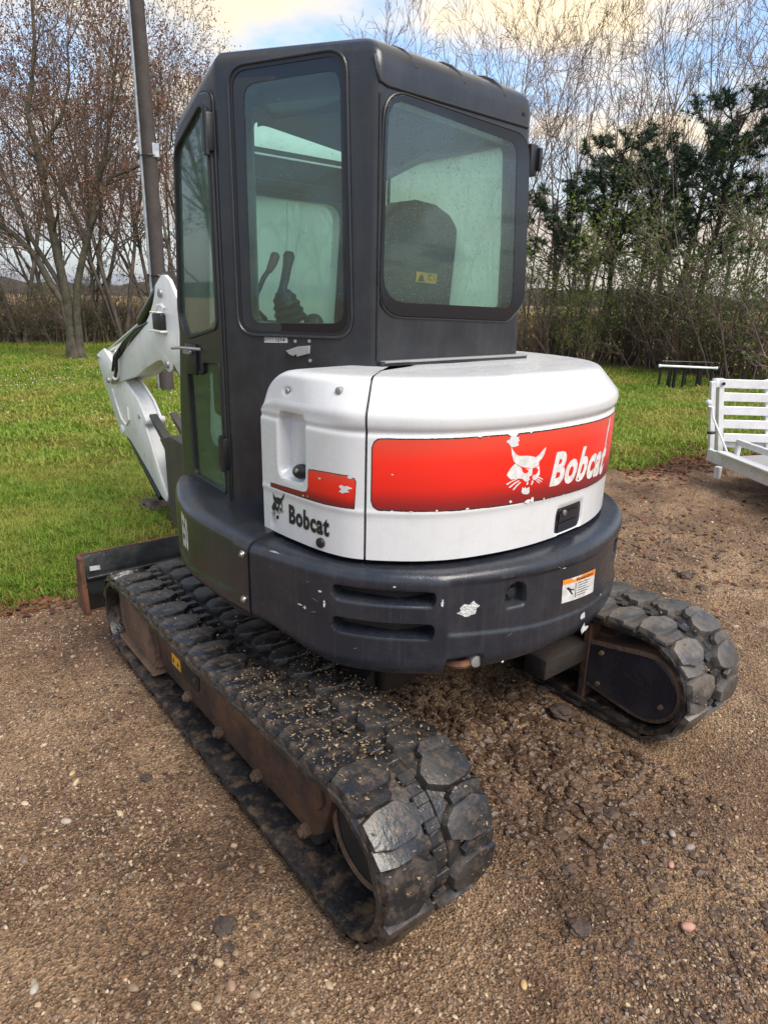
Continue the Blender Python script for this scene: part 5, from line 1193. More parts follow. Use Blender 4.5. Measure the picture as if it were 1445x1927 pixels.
# ---- cab
TH = R(30); dS = (-math.sin(TH), math.cos(TH)); nS = (-math.cos(TH), -math.sin(TH))    # side panel direction and outward normal
RL = (-.424, -.385); CC = (-.712, .114)
def fsec(z):
    """plan corners at height z (clockwise from rear left)"""
    t = (z-.95)/(2.45-.95); yf = .585-.175*sstep(1.0, 2.45, z)**1.3; xr = .375-.055*t
    return [(-.424, -.385), (xr, -.385), (xr, .60-.10*t), (.22, .80-.16*t), (-.58, .78-.17*t), (-.714, yf), (-.714, .114)]
def rings(inset, zs, rad):
    out = []
    for z, ins, dz in zs:
        pl = round_poly(offset_poly(fsec(z), -(inset+ins)), rad, 6)
        q_ = max(0, dz-.03)/.09; w_ = lambda y: 1-sstep(-.36, -.16, y)
        out.append([(x-(.035*q_*q_*sstep(.1, .3, x)), y+.055*q_*q_*w_(y), z+dz-(max(0, y-.10)*.42*sstep(2.25, 2.45, z))-.012*q_*sstep(.1, .33, x)) for x, y in pl])
    return out
def loft_bm(rg):
    b = bmesh.new(); vr = [[b.verts.new(p) for p in r_] for r_ in rg]; n = len(vr[0])
    for A, B in zip(vr, vr[1:]):
        for i in range(n): b.faces.new((A[i], A[(i+1) % n], B[(i+1) % n], B[i]))
    b.faces.new(vr[0]); b.faces.new(vr[-1]); bmesh.ops.triangulate(b, faces=[f for f in b.faces if len(f.verts) > 4 or abs(f.normal.z) < 2]); bmesh.ops.recalc_face_normals(b, faces=b.faces); return b
hull = loft_bm(rings(0, [(z, 0, 0) for z in (.95, 1.3, 1.7, 2.0, 2.2, 2.3, 2.38, 2.42)]+[(2.45, 0, .020), (2.45, .001, .060), (2.45, .004, .078), (2.45, .010, .094), (2.45, .020, .107), (2.45, .034, .115), (2.45, .055, .121), (2.45, .10, .124), (2.45, .16, .125), (2.45, .22, .126)], .035))
inner = loft_bm(rings(.045, [(.99, 0, 0), (1.7, 0, 0), (2.2, 0, 0), (2.36, 0, 0), (2.41, .01, 0), (2.43, .05, 0)], .03))
# window outlines
rear_out = round_poly([(-.412, 1.750), (.262, 1.730), (.345, 1.800), (.300, 2.385), (-.400, 2.412)], [.11, .07, .06, .09, .09], 8)
rear_clr = round_poly([(-.398, 1.792), (.266, 1.778), (.272, 1.84), (.230, 2.354), (-.390, 2.394)], [.10, .03, .03, .05, .07], 8)
side_out = round_poly([(.090, 1.682), (.512, 1.678), (.512, 2.494), (.118, 2.512)], [.06, .06, .055, .055], 8)
side_clr = round_poly([(.110, 1.718), (.472, 1.708), (.468, 2.452), (.128, 2.470)], [.045, .045, .045, .045], 8)
door_gl = round_poly([(.162, 1.690), (.425, 1.640), (.470, 1.72), (.415, 2.300), (.200, 2.405), (.160, 2.39)], [.03, .05, .05, .07, .03, .02], 8)
door_lo = round_poly([(.152, 1.055), (.425, 1.075), (.432, 1.50), (.290, 1.505), (.285, 1.548), (.158, 1.552)], [.015, .03, .02, .015, .015, .015], 5)
fr_ = lambda a, c, t: (a, -.385-t, c)                                    # rear face, t = outward
fs_ = lambda a, c, t: (RL[0]+dS[0]*a+nS[0]*t, RL[1]+dS[1]*a+nS[1]*t, c)   # side panel
fd_ = lambda a, c, t: (-.714-t, a, c)                                   # door plane
cuts = [prism_bm(rear_clr, fr_, -.1, .1), prism_bm(side_clr, fs_, -.1, .1), prism_bm(door_gl, fd_, -.1, .1), prism_bm(door_lo, fd_, -.1, .1)]
fw = lambda a, c, t: (a, .65+t, c); cuts.append(prism_bm(round_poly([(-.52, 1.10), (.17, 1.10), (.17, 2.215), (-.52, 2.215)], .09, 6), fw, -.25, .4))
rf = lambda a, c, t: (a, c, t); cuts.append(prism_bm(round_poly([(-.52, .165), (.16, .165), (.16, .485), (-.52, .485)], .05, 5), rf, 2.15, 2.7))
rt = lambda a, c, t: (.35+t, a, c); cuts.append(prism_bm(round_poly([(-.31, 1.25), (.52, 1.25), (.52, 2.37), (-.31, 2.37)], .05, 5), rt, -.12, .2))
me = boolean(hull, [inner]+cuts); me.materials.clear(); me.materials.append(M['charcoal']); smooth_by(me, 34)
CAB = obj('cab_frame', me, EX, up=True)
# lining: liner shell just inside
lin = loft_bm(rings(.047, [(1.0, 0, 0), (1.7, 0, 0), (2.2, 0, 0), (2.355, 0, 0), (2.405, .01, 0), (2.425, .05, 0)], .03))
lin2 = loft_bm(rings(.060, [(1.02, 0, 0), (1.7, 0, 0), (2.2, 0, 0), (2.34, 0, 0), (2.39, .01, 0), (2.41, .05, 0)], .03))
cuts = [prism_bm(rear_clr, fr_, -.2, .1), prism_bm(side_clr, fs_, -.2, .1), prism_bm(door_gl, fd_, -.2, .1), prism_bm(door_lo, fd_, -.2, .1),
        prism_bm(round_poly([(-.52, 1.10), (.17, 1.10), (.17, 2.215), (-.52, 2.215)], .09, 6), fw, -.25, .4),
        prism_bm(round_poly([(-.52, .165), (.16, .165), (.16, .485), (-.52, .485)], .05, 5), rf, 2.10, 2.7),
        prism_bm(round_poly([(-.31, 1.25), (.52, 1.25), (.52, 2.37), (-.31, 2.37)], .05, 5), rt, -.2, .2)]
me = boolean(lin, [lin2]+cuts); me.materials.clear(); me.materials.append(M['interior']); smooth_by(me, 34); obj('cab_lining', me, CAB)

def pane(name, outline, fn, t0, t1, mt, parent):
    return bmobj(name, prism_bm(outline, fn, t0, t1), mt, parent, smooth=30)
NR = 72
# rear window
rw = pane('rear_window', rear_out, fr_, .002, .008, 'glass_rear', CAB)
o_, i_ = resample(rear_out, NR), None
def matched(outer, inner, n=NR):
    """resample both outlines by angle about the inner centroid so they bridge cleanly"""
    cx = sum(p[0] for p in inner)/len(inner); cy = sum(p[1] for p in inner)/len(inner); res = []
    for pl in (outer, inner):
        out_ = []
        for k in range(n):
            a = 2*math.pi*k/n; dx, dy = math.cos(a)*.55, math.sin(a); best = None
            for i in range(len(pl)):
                p, q = pl[i-1], pl[i]; ex, ey = q[0]-p[0], q[1]-p[1]; den = dx*ey-dy*ex
                if abs(den) < 1e-12: continue
                t = ((p[0]-cx)*ey-(p[1]-cy)*ex)/den; u = ((p[0]-cx)*dy-(p[1]-cy)*dx)/den
                if t > 0 and -1e-6 <= u <= 1+1e-6 and (best is None or t > best): best = t
            out_.append((cx+dx*best, cy+dy*best))
        res.append(out_)
    return res
a_, b_ = matched(rear_out, rear_clr, 120); bmobj('window_border', ring_bm(a_, b_, fr_, .0085, .0092), 'frit', rw)
bm = bmesh.new(); tube_bm([fr_(a, c, .003) for a, c in offset_poly(rear_out, .004)], .0045, 6, True, bm); bmobj('window_seal', bm, 'seal', rw)
# side window, recessed rubber frame
sw = pane('side_window', side_out, fs_, -.006, -.001, 'glass_side', CAB)
a_, b_ = matched(side_out, side_clr, 120); bmobj('window_border', ring_bm(a_, b_, fs_, -.0005, .001), 'frit', sw)
a_, b_ = matched(offset_poly(side_out, .010), offset_poly(side_out, -.004), 120); bmobj('window_frame', ring_bm(a_, b_, fs_, -.002, .004), 'seal', sw)
bm = bmesh.new(); tube_bm([fs_(a, c, .004) for a, c in offset_poly(side_out, .012)], .0055, 8, True, bm); bmobj('window_seal', bm, 'charcoal', sw)
# door: leaf, two panes, handle, hinges
door_o = round_poly([(.128, 1.010), (.445, 1.035), (.470, 1.40), (.500, 1.75), (.430, 2.345), (.205, 2.450), (.128, 2.440)], [.02, .05, .1, .1, .10, .05, .04], 8)
leaf = boolean(prism_bm(door_o, fd_, -.004, .014, .004, 1), [prism_bm(door_gl, fd_, -.1, .1), prism_bm(door_lo, fd_, -.1, .1)])
leaf.materials.clear(); leaf.materials.append(M['charcoal']); smooth_by(leaf, 34); DR = obj('cab_door', leaf, EX, up=True)
pane('door_window', offset_poly(door_gl, .004), fd_, .0, .005, 'glass_door', DR)
pane('lower_door_window', offset_poly(door_lo, .003), fd_, .0, .005, 'glass_door', DR)
bm = bmesh.new(); tube_bm([fd_(a, c, .012) for a, c in offset_poly(door_gl, .008)], .008, 6, True, bm); tube_bm([fd_(a, c, .012) for a, c in offset_poly(door_lo, .006)], .007, 6, True, bm); bmobj('door_seal', bm, 'seal', DR)
bm = bmesh.new(); tube_bm([fd_(a, c, .002) for a, c in offset_poly(door_o, .004)], .006, 6, True, bm); bmobj('door_gasket', bm, 'seal', DR)
bm = box_bm(-.742, -.726, .335, .425, 1.495, 1.615, .006, 2); hd = bmobj('door_handle', bm, 'black', DR)
bmobj('handle_lever', box_bm(-.758, -.742, .35, .41, 1.575, 1.590, .004, 1), 'dullsteel', hd)
bmobj('door_catch', tube_bm([(-.73, .30, 1.598), (-.76, .34, 1.600), (-.765, .44, 1.596), (-.76, .50, 1.590)], .006, 8), 'dullsteel', DR)
for z0 in (2.262, 1.16):
    bm = box_bm(-.748, -.716, .118, .165, z0, z0+.118, .006, 2); merge(bm, cyl_bm((-.744, .130, z0-.012), (-.744, .130, z0+.130), .011, 12)); bmobj('door_hinge', bm, 'black', DR)
# outward sweep of the roof at the rear: moulded cap with three drip slots, their inner shade drawn as black tubes
bm = bmesh.new(); tube_bm([(-.432, -.372, 2.50), (-.430, -.383, 2.46), (-.420, -.3865, 2.432), (-.39, -.3865, 2.423), (0, -.3865, 2.419), (.292, -.3865, 2.416)], .0045, 6, False, bm); bmobj('roof_gutter', bm, 'ink', CAB)
for x in (-.300, -.080, .128):
    bm = bmesh.new(); tube_bm([(x-.006, -.262, 2.568), (x, -.300, 2.560), (x+.010, -.335, 2.545), (x+.022, -.362, 2.522), (x+.034, -.379, 2.495)], [.007, .009, .009, .008, .005], 8, False, bm)
    bmobj('roof_slot_shade', bm, 'ink', CAB)
bmobj('roof_plug', cyl_bm((.262, -.350, 2.462), (.262, -.386, 2.452), .012, 16, bev=.003), 'black', CAB)
bm = box_bm(.325, .372, -.385, -.330, 2.262, 2.372, .008, 2); merge(bm, box_bm(.36, .378, -.40, -.34, 2.28, 2.36, .005, 2)); bmobj('work_light_bracket', bm, 'black', CAB)
# vertical pressed edge beside the rear window
bm = tube_bm([(-.417, -.388, 2.40), (-.414, -.388, 2.0), (-.412, -.388, 1.60)], .0045, 6); bmobj('corner_seam', bm, 'charcoal', CAB)
# sill between cab and hood
bm = box_bm(-.405, .378, -.408, -.375, 1.572, 1.594, .006, 2); bmobj('cab_sill', bm, 'charcoal', CAB)
bm = box_bm(-.395, .376, -.414, -.380, 1.590, 1.598, .002, 1); bmobj('sill_strip', bm, 'dullsteel', CAB)
# cowl from cab to the white side cover
V, F = heightfield(WHITE, np.linspace(-.02, .50, 30), [(-.055, .99), (-.055, 1.42), (-.075, 1.47), (-.115, 1.54), (-.15, 1.56), (-.30, 1.565)], lambda s, z: 0)
me = mesh_from('cowl', V, F, M['charcoal']); smooth_by(me, 40); obj('cowl', me, CAB)
# serial label, broken bracket and screws on the side panel
sl_ = bmobj('serial_label', prism_bm([(.327, 1.645), (.437, 1.642), (.437, 1.664), (.327, 1.668)], fs_, .0003, .0012), 'label', CAB, smooth=0)
Vt, Ft = text_mesh('800253694', .004); V = [fs_(.430-x*.092, 1.6465+y*.014, .0016) for x, y in Vt]
obj('serial_number', mesh_from('serial_number', V, Ft, M['ink']), sl_)
bmobj('broken_bracket', prism_bm([(.236, 1.640), (.283, 1.634), (.330, 1.618), (.318, 1.606), (.300, 1.600), (.290, 1.606), (.286, 1.598), (.238, 1.612)], fs_, .001, .012, .002, 1), 'dullsteel', CAB, smooth=25)
for a, c in ((.295, 1.652), (.240, 1.655), (.238, 1.588)):
    p0 = fs_(a, c, 0); p1 = fs_(a, c, .006); bmobj('panel_screw', cyl_bm(p0, p1, .006, 8), 'dullsteel', CAB)

# ---- cab interior
bm = prism_bm(round_poly([(-.06, 1.20), (.36, 1.20), (.385, 1.75), (.425, 1.97), (.405, 2.02), (.375, 2.035), (.350, 2.09), (.29, 2.145), (.20, 2.178), (.10, 2.185), (.01, 2.168), (-.06, 2.12), (-.09, 2.06), (-.12, 2.00), (-.09, 1.70)], .05, 5), lambda a, c, t: (a-.01, t+(c-1.7)*-.12, c), .01, .15, .045, 4)
SE = bmobj('operator_seat', bm, 'seat', EX, up=True)
bmobj('seat_cushion', box_bm(-.07, .36, .10, .52, 1.18, 1.33, .03, 3), 'seat', SE)
bm = prism_bm([(.095, 1.872), (.215, 1.866), (.215, 1.906), (.095, 1.912)], lambda a, c, t: (a, t+(c-1.7)*-.12, c), .003, .008); sl2 = bmobj('seat_label', bm, 'yellow', SE, smooth=0)
bm = bmesh.new()
for pl in ([(.103, 1.876), (.145, 1.874), (.125, 1.906)], [(.165, 1.880), (.170, 1.880), (.170, 1.902), (.165, 1.902)], [(.165, 1.898), (.190, 1.897), (.190, 1.902), (.165, 1.902)], [(.165, 1.880), (.182, 1.879), (.182, 1.884), (.165, 1.884)], [(.197, 1.880), (.201, 1.880), (.201, 1.900), (.197, 1.900)]):
    bm.faces.new([bm.verts.new((a, .0022+(c-1.7)*-.12, c)) for a, c in pl])
bmobj('label_print', bm, 'ink', sl2, smooth=0)
# left console with joystick, boot and safety lever
bm = box_bm(-.60, -.28, .05, .50, 1.30, 1.700, .03, 3); CO = bmobj('left_console', bm, 'interior', EX, up=True)
bm = bmesh.new(); z = 1.700; pth = []; rd = []
for k_, r_ in enumerate((.062, .070, .058, .064, .052, .058, .046, .050, .038, .030)):
    pth.append((-.345-.004*k_, .25+.001*k_, 1.700+.0135*k_)); rd.append(r_)
tube_bm(pth, rd, 20, False, bm); BT = bmobj('joystick_boot', bm, 'black', CO, smooth=60)
bm = tube_bm([(-.382, .25, 1.82), (-.383, .25, 1.835), (-.372, .25, 1.87), (-.360, .25, 1.92), (-.352, .25, 1.955), (-.350, .25, 1.972)], [.026, .017, .018, .019, .024, .016], 16); bmobj('joystick_grip', bm, 'black', CO, smooth=60)
bm = tube_bm([(-.455, .27, 1.71), (-.500, .26, 1.745), (-.505, .255, 1.80), (-.470, .25, 1.87), (-.440, .25, 1.905)], .010, 10); LV = bmobj('safety_lever', bm, 'black', CO, smooth=60)
bm = tube_bm([(-.446, .25, 1.895), (-.428, .25, 1.925), (-.415, .25, 1.955), (-.412, .25, 1.965)], [.013, .018, .019, .010], 14); bmobj('lever_knob', bm, 'redgrip', LV, smooth=60)
bm = bmesh.new(); bmesh.ops.create_uvsphere(bm, u_segments=24, v_segments=12, radius=.042); bmesh.ops.translate(bm, vec=(-.27, .20, 1.695), verts=bm.verts); bmobj('console_dial', bm, 'seat', CO)
bmobj('grab_rail', cyl_bm((.29, .40, 2.08), (.29, .40, 2.33), .008, 10), 'black', CAB)
bmobj('roof_bar', box_bm(-.52, .16, .355, .368, 2.335, 2.352), 'interior', CAB)
# far-side and front glass, misted over
pane('right_window', round_poly([(-.32, 1.24), (.53, 1.24), (.53, 2.38), (-.32, 2.38)], .05, 5), lambda a, c, t: (.352-.055*(c-.95)/1.5+t, a, c), -.004, .001, 'glass_far', CAB)
pane('windscreen', round_poly([(-.53, 1.09), (.18, 1.09), (.18, 2.225), (-.53, 2.225)], .09, 6), lambda a, c, t: (a, .745-.11*(c-.95)+t, c), -.002, .003, 'glass_far', CAB)
pane('roof_window', round_poly([(-.53, .155), (.17, .155), (.17, .495), (-.53, .495)], .05, 5), lambda a, c, t: (a, c, 2.515-(c-.10)*.42+t), -.002, .003, 'glass_far', CAB)

# ---- boom, arm, bucket
BX = .10
fb = lambda a, c, t: (BX+t, a, c)
boom = [(2.416, 1.915), (2.334, 1.842), (2.20, 1.72), (2.10, 1.42), (1.75, .90), (1.45, .70), (1.30, .76), (1.28, .92)]
bo = [(2.430, 1.916), (2.540, 1.854), (2.575, 1.785), (2.615, 1.724), (2.7, 1.642), (2.825, 1.555), (3.12, 1.425), (3.40, 1.290), (3.652, 1.185), (3.736, 1.120), (3.725, 1.072), (3.642, 1.056), (3.35, 1.118), (3.058, 1.179), (2.82, 1.270), (2.621, 1.334), (2.560, 1.345), (2.518, 1.342), (2.495, 1.320), (2.468, 1.290), (2.415, 1.272), (2.360, 1.290), (2.335, 1.340), (2.10, 1.15), (1.55, .70), (1.30, .72), (1.22, .88), (1.30, 1.05), (1.85, 1.45), (2.18, 1.75), (2.30, 1.885), (2.37, 1.918)]
bom = prism_bm(round_poly(bo, .012, 2), fb, -.085, -.060, .004, 2); merge(bom, prism_bm(round_poly(bo, .012, 2), fb, .060, .085, .004, 2))
inn = offset_poly(bo, -.022); merge(bom, prism_bm(inn[5:13]+inn[13:23]+[(2.55, 1.62)], fb, -.062, .062))
merge(bom, prism_bm([(2.1, 1.2), (1.5, .74), (1.30, .78), (1.34, 1.0), (1.9, 1.42), (2.3, 1.8), (2.5, 1.45)], fb, -.062, .062))
BO = bmobj('boom', bom, 'boomwhite', EX, up=True)
for a, c, r_ in ((2.455, 1.80, .030), (2.425, 1.325, .028), (3.70, 1.085, .026)):
    bmobj('boom_pin', cyl_bm((BX-.100, a, c), (BX+.100, a, c), r_, 20, bev=.004), 'dullsteel', BO)
# work light cut-out box on the boom side
bm = box_bm(BX-.125, BX-.085, 2.40, 2.545, 1.560, 1.665, .006, 2); lb = bmobj('boom_lamp', bm, 'ink', BO)
bmobj('lamp_guard', box_bm(BX-.135, BX-.085, 2.385, 2.60, 1.540, 1.556, .004, 1), 'boomwhite', lb)
bmobj('lamp_guard', box_bm(BX-.135, BX-.085, 2.42, 2.56, 1.668, 1.680, .004, 1), 'boomwhite', lb)
bm = tube_bm([(BX-.09, y, z) for y, z in ((2.40, 1.70), (2.45, 1.725), (2.52, 1.72), (2.57, 1.68), (2.60, 1.64))], .010, 6); bmobj('weld_rib', bm, 'boomwhite', BO)
# arm
ar = [(3.933, 1.300), (3.985, 1.270), (3.985, 1.225), (3.927, 1.130), (3.742, .862), (3.60, .697), (3.53, .66), (3.36, .625), (3.01, .425), (2.76, .265), (2.68, .25), (2.66, .30), (2.78, .46), (2.90, .66), (3.00, .80), (2.985, .86), (3.10, .98), (3.32, 1.10), (3.70, 1.285), (3.80, 1.34)]
am = prism_bm(round_poly(ar, .012, 2), fb, -.070, -.050, .004, 2); merge(am, prism_bm(round_poly(ar, .012, 2), fb, .050, .070, .004, 2)); merge(am, prism_bm(offset_poly(ar, -.018), fb, -.052, .052))
AR = bmobj('arm', am, 'boomwhite', EX, up=True)
for a, c, r_ in ((3.955, 1.262, .026), (3.52, .690, .045), (2.975, .842, .034), (3.10, .86, .020)):
    bm = cyl_bm((BX-.080, a, c), (BX+.080, a, c), r_*.85, 20, bev=.005); bmobj('arm_pin', bm, 'boomwhite' if r_ > .03 else 'dullsteel', AR)
bm = box_bm(BX-.050, BX+.20, 2.66, 2.72, .875, .925, .006, 1)
bm = tube_bm([(BX-.075, y, z) for y, z in ((3.66, 1.02), (3.60, .90), (3.50, .78), (3.40, .745), (3.33, .80), (3.34, .90))], .008, 6); bmobj('weld_rib', bm, 'boomwhite', AR)
# cylinders and hoses
bm = cyl_bm((BX-.0, 3.03, 1.585), (BX-.0, 2.50, 1.90), .056, 20, bev=.006); CYL = bmobj('arm_cylinder', bm, 'cylinder', EX, up=True)
merge_ = cyl_bm((BX, 3.03, 1.585), (BX, 3.94, 1.285), .024, 16); bmobj('cylinder_rod', merge_, 'chrome', CYL)
bmobj('bucket_cylinder', cyl_bm((BX-.03, 3.47, .655), (BX-.03, 2.86, .235), .036, 16, bev=.005), 'cylinder', EX, up=True)
bmobj('boom_cylinder', cyl_bm((BX, 1.35, .72), (BX, 2.42, 1.32), .050, 16, bev=.005), 'cylinder', EX, up=True)
bm = bmesh.new()
for k_, dx in enumerate((-.075, -.055, -.035, .0)):
    tube_bm([(BX+dx, 2.72, 1.60), (BX+dx-.02, 2.95, 1.54+.01*k_), (BX+dx-.03, 3.2, 1.43+.012*k_), (BX+dx-.03, 3.45, 1.30-.01*k_), (BX+dx-.02, 3.55+.03*k_, 1.18)], .011, 8, False, bm)
tube_bm([(BX-.11, 3.30, 1.36), (BX-.12, 3.36, 1.30), (BX-.12, 3.38, 1.20), (BX-.115, 3.45, 1.13), (BX-.10, 3.52, 1.10)], .013, 8, False, bm)
bmobj('hydraulic_hose', bm, 'cylinder', EX, up=True)
bm = cyl_bm((BX-.12, 3.43, 1.135), (BX-.10, 3.55, 1.085), .020, 10); merge(bm, cyl_bm((BX-.07, 3.50, 1.26), (BX-.06, 3.44, 1.33), .018, 10)); merge(bm, cyl_bm((BX-.05, 3.62, 1.20), (BX-.05, 3.56, 1.26), .018, 10)); bmobj('hose_fitting', bm, 'dullsteel', EX, up=True)
# bucket, curled with its teeth up
bp_ = [(2.68, .74), (2.58, .66), (2.57, .20), (2.50, .06), (2.38, .03), (2.24, .08), (2.13, .30), (2.15, .58), (2.20, .60), (2.19, .32), (2.28, .13), (2.40, .08), (2.47, .12), (2.53, .24), (2.54, .69), (2.66, .77)]
bx0, bx1 = .020, .600
bm = prism_bm(bp_, lambda a, c, t: (t, a, c), bx0+.02, bx1-.02, .003, 1)
sd_ = [(2.70, .745), (2.62, .68), (2.61, .18), (2.53, .04), (2.38, .01), (2.22, .06), (2.10, .30), (2.13, .62), (2.30, .78), (2.50, .80)]
for a_, b_ in ((bx0, bx0+.02), (bx1-.02, bx1)): merge(bm, prism_bm(sd_, lambda a, c, t: (t, a, c), a_, b_, .003, 1))
BK = bmobj('bucket', bm, 'bucket', EX, up=True)
for k_ in range(4):
    x = bx0+.045+k_*(bx1-bx0-.09)/3
    bm = prism_bm([(2.60, .735), (2.66, .70), (2.91, .885), (2.90, .905)], lambda a, c, t: (t, a, c), x-.032, x+.032, .004, 1); bmobj('bucket_tooth', bm, 'bucket', BK)
# boom foot casting
bm = box_bm(BX-.16, BX+.16, .90, 1.38, .55, .95, .03, 3); bmobj('swing_post', bm, 'boomwhite', EX, up=True)
# ================================================================== OTHER THINGS
# utility pole with conduit
px_, py_ = 2.93, 10.38
po = thing('utility_pole', 'weathered wooden utility pole with a galvanised conduit, behind the excavator boom', 'utility pole', (px_, py_, 0))
po.rotation_euler = (R(.6), R(-.3), 0)
bm = tube_bm([(0, 0, -.2), (0, 0, 1.5), (.01, 0, 4), (0, .01, 7), (0, 0, 10)], [.130, .125, .116, .106, .096], 20); bmobj('pole', bm, 'wood', po, smooth=50)
ux, uy = -math.cos(YAW)*.126, math.sin(YAW)*.126
bm = tube_bm([(ux*1.15, uy*1.15, 0), (ux*1.12, uy*1.12, 3), (ux*1.06, uy*1.06, 5), (ux*.98, uy*.98, 10)], [.034, .034, .030, .026], 12); bmobj('conduit', bm, 'galv', po, smooth=50)
for z in (2.1, 4.05, 6.4):
    bm = bmesh.new(); tube_bm([(.134*math.cos(a), .134*math.sin(a), z) for a in np.linspace(0, 2*math.pi, 24, endpoint=False)], .010, 6, True, bm); merge(bm, box_bm(ux*1.25-.05, ux*1.25+.05, uy*1.25-.03, uy*1.25+.03, z-.025, z+.025, .005, 1)); bmobj('conduit_clamp', bm, 'darkmetal', po)
bm = box_bm(-ux*.9-.07, -ux*.9+.05, -uy-.05, -uy+.03, 4.02, 4.24, .008, 1); bmobj('pole_tag', bm, 'galv', po)
bm = box_bm(ux-.06, ux+.12, uy-.1, uy-.02, 1.55, 1.85, .01, 2); bmobj('junction_box', bm, 'galv', po)

# aluminium utility trailer
D_ = 7.15                       # how far off its gate stands, along the view
gx, gy = CX+D_*math.sin(YAW), CY+D_*math.cos(YAW)
rx, ry = math.cos(YAW), -math.sin(YAW); fx_, fy_ = math.sin(YAW), math.cos(YAW)
def tr_(px, v, depth=0.0):
    """position for a pixel bearing px, row v, at distance D_+depth"""
    dd = D_+depth; a = (px-722.5)/FPX; b = (v-963.5)/FPX
    d_ = Fv+Rv*a-Uv*b; t = dd/(d_.x*fx_+d_.y*fy_); return (CX+d_.x*t, CY+d_.y*t, CZ+d_.z*t)
o0 = tr_(1357, 884); TL = thing('utility_trailer', 'white aluminium utility trailer with slatted gate at the right edge', 'trailer', (o0[0], o0[1], 0))
def L_(p): return Vector((p[0]-o0[0], p[1]-o0[1], p[2]))
def bar(pa, pb, w, h, mt='alu', name='rail', bev=.004, upv=(0, 0, 1)):
    a, b_ = L_(pa), L_(pb); t = (b_-a); ln = t.length; t.normalize(); s_ = t.cross(Vector(upv)).normalized(); u_ = s_.cross(t)
    q = Matrix((( *[t.x, s_.x, u_.x], a.x), (t.y, s_.y, u_.y, a.y), (t.z, s_.z, u_.z, a.z), (0, 0, 0, 1)))
    return bmobj(name, box_bm(0, ln, -w/2, w/2, -h/2, h/2, bev, 1, None, q), mt, TL)
mpx = 1/FPX*D_
bar(tr_(1355.5, 712), tr_(1352, 852), .075, .055, name='gate_post', upv=(rx, ry, 0))
bar(tr_(1341, 717, -.1), tr_(1337, 862, -.1), .05, .050, name='corner_post', upv=(rx, ry, 0))
for v0 in (721.5, 746.5, 772, 797.5, 823):
    p0 = tr_(1360, v0); p1 = tr_(1360+430, v0+12); bar(p0, p1, .025, .092, name='gate_slat')
for px in (1443, 1560, 1780): bar(tr_(px, 714, .03), tr_(px, 846, .03), .04, .05, name='gate_upright', upv=(rx, ry, 0))
bar(tr_(1360, 837, .05), tr_(1790, 850, .05), .04, .05, name='gate_sill')
# side frame running towards the photographer
pa = tr_(1334, 855, -.12); pb = tr_(1560, 950, -1.9)
dirv = (Vector(pb)-Vector(pa)); dirv.z = 0; dirv.normalize()
z0 = pa[2]
def along(d, up_=0, side=0):
    return (pa[0]+dirv.x*d+dirv.y*side, pa[1]+dirv.y*d-dirv.x*side, z0+up_)
bar(along(0), along(3.6), .05, .125, name='frame_rail'); bar(along(.25, .085, .03), along(3.6, .085, .03), .12, .02, name='fender_plate')
bar(along(.30, .20, -.10), along(3.6, .20, -.10), .045, .06, name='side_rail')
for d in (0.32, 1.6, 2.9): bar(along(d, .05, -.10), along(d, .20, -.10), .045, .045, name='stake', upv=(dirv.x, dirv.y, 0))
for k in range(6): bar(along(.5+.5*k, .02, -.02), (along(.5+.5*k, .02, -.02)[0]+rx*1.9+fx_*.6, along(.5+.5*k, .02, -.02)[1]+ry*1.9+fy_*.6, z0+.02), .46, .03, 'dullsteel', 'deck_board')
bmobj('gate_latch_rod', tube_bm([L_(tr_(*p)) for p in ((1333, 757, -.2), (1333, 764, -.2), (1340, 766, -.2), (1341, 784, -.2), (1371, 858, -.25))], .011, 8), 'pvc', TL)
bm = bmesh.new(); bmesh.ops.create_uvsphere(bm, u_segments=14, v_segments=8, radius=.030); bmesh.ops.translate(bm, vec=L_(tr_(1333, 757, -.2)), verts=bm.verts); bmobj('rod_knob', bm, 'alu', TL)
bmobj('post_cap', cyl_bm(L_(tr_(1347, 712, -.05)), L_(tr_(1347, 728, -.05)), .035, 14, bev=.006), 'alu', TL)
bmobj('post_bolt', cyl_bm(L_(tr_(1362, 722, -.03)), L_(tr_(1362, 722, -.08)), .018, 12), 'black', TL)
bm = box_bm(-.04, .04, -.03, .03, -.012, .012, .003, 1); q = L_(tr_(1338, 814, -.2)); bmesh.ops.translate(bm, vec=q, verts=bm.verts); bmobj('latch_pin', bm, 'black', TL)
bm = box_bm(-.024, .024, -.02, .02, -.024, .024, .004, 1); bmesh.ops.translate(bm, vec=L_(tr_(1356, 866, -.30)), verts=bm.verts); bmobj('marker_lamp', bm, 'redlens', TL)
q = L_(tr_(1352, 878, -.1)); bm = box_bm(q.x-.03, q.x+.03, q.y-.03, q.y+.03, -.01, max(q.z, .12), .004, 1); bmobj('support_leg', bm, 'alu', TL)
# wheel of the trailer, beyond the frame edge, carries the deck
c_ = L_(along(2.3, -.02, -.20)); ax = Vector((dirv.y, -dirv.x, 0))
bmobj('tyre', cyl_bm(Vector((c_.x, c_.y, .27))-ax*.09, Vector((c_.x, c_.y, .27))+ax*.09, .27, 36, bev=.03), 'black', TL)
bmobj('wheel_rim', cyl_bm(Vector((c_.x, c_.y, .27))-ax*.10, Vector((c_.x, c_.y, .27))+ax*.10, .16, 24, bev=.01), 'alu', TL)
bmobj('hub_cap', cyl_bm(Vector((c_.x, c_.y, .27))-ax*.12, Vector((c_.x, c_.y, .27))+ax*.12, .05, 16, bev=.01), 'dullsteel', TL)

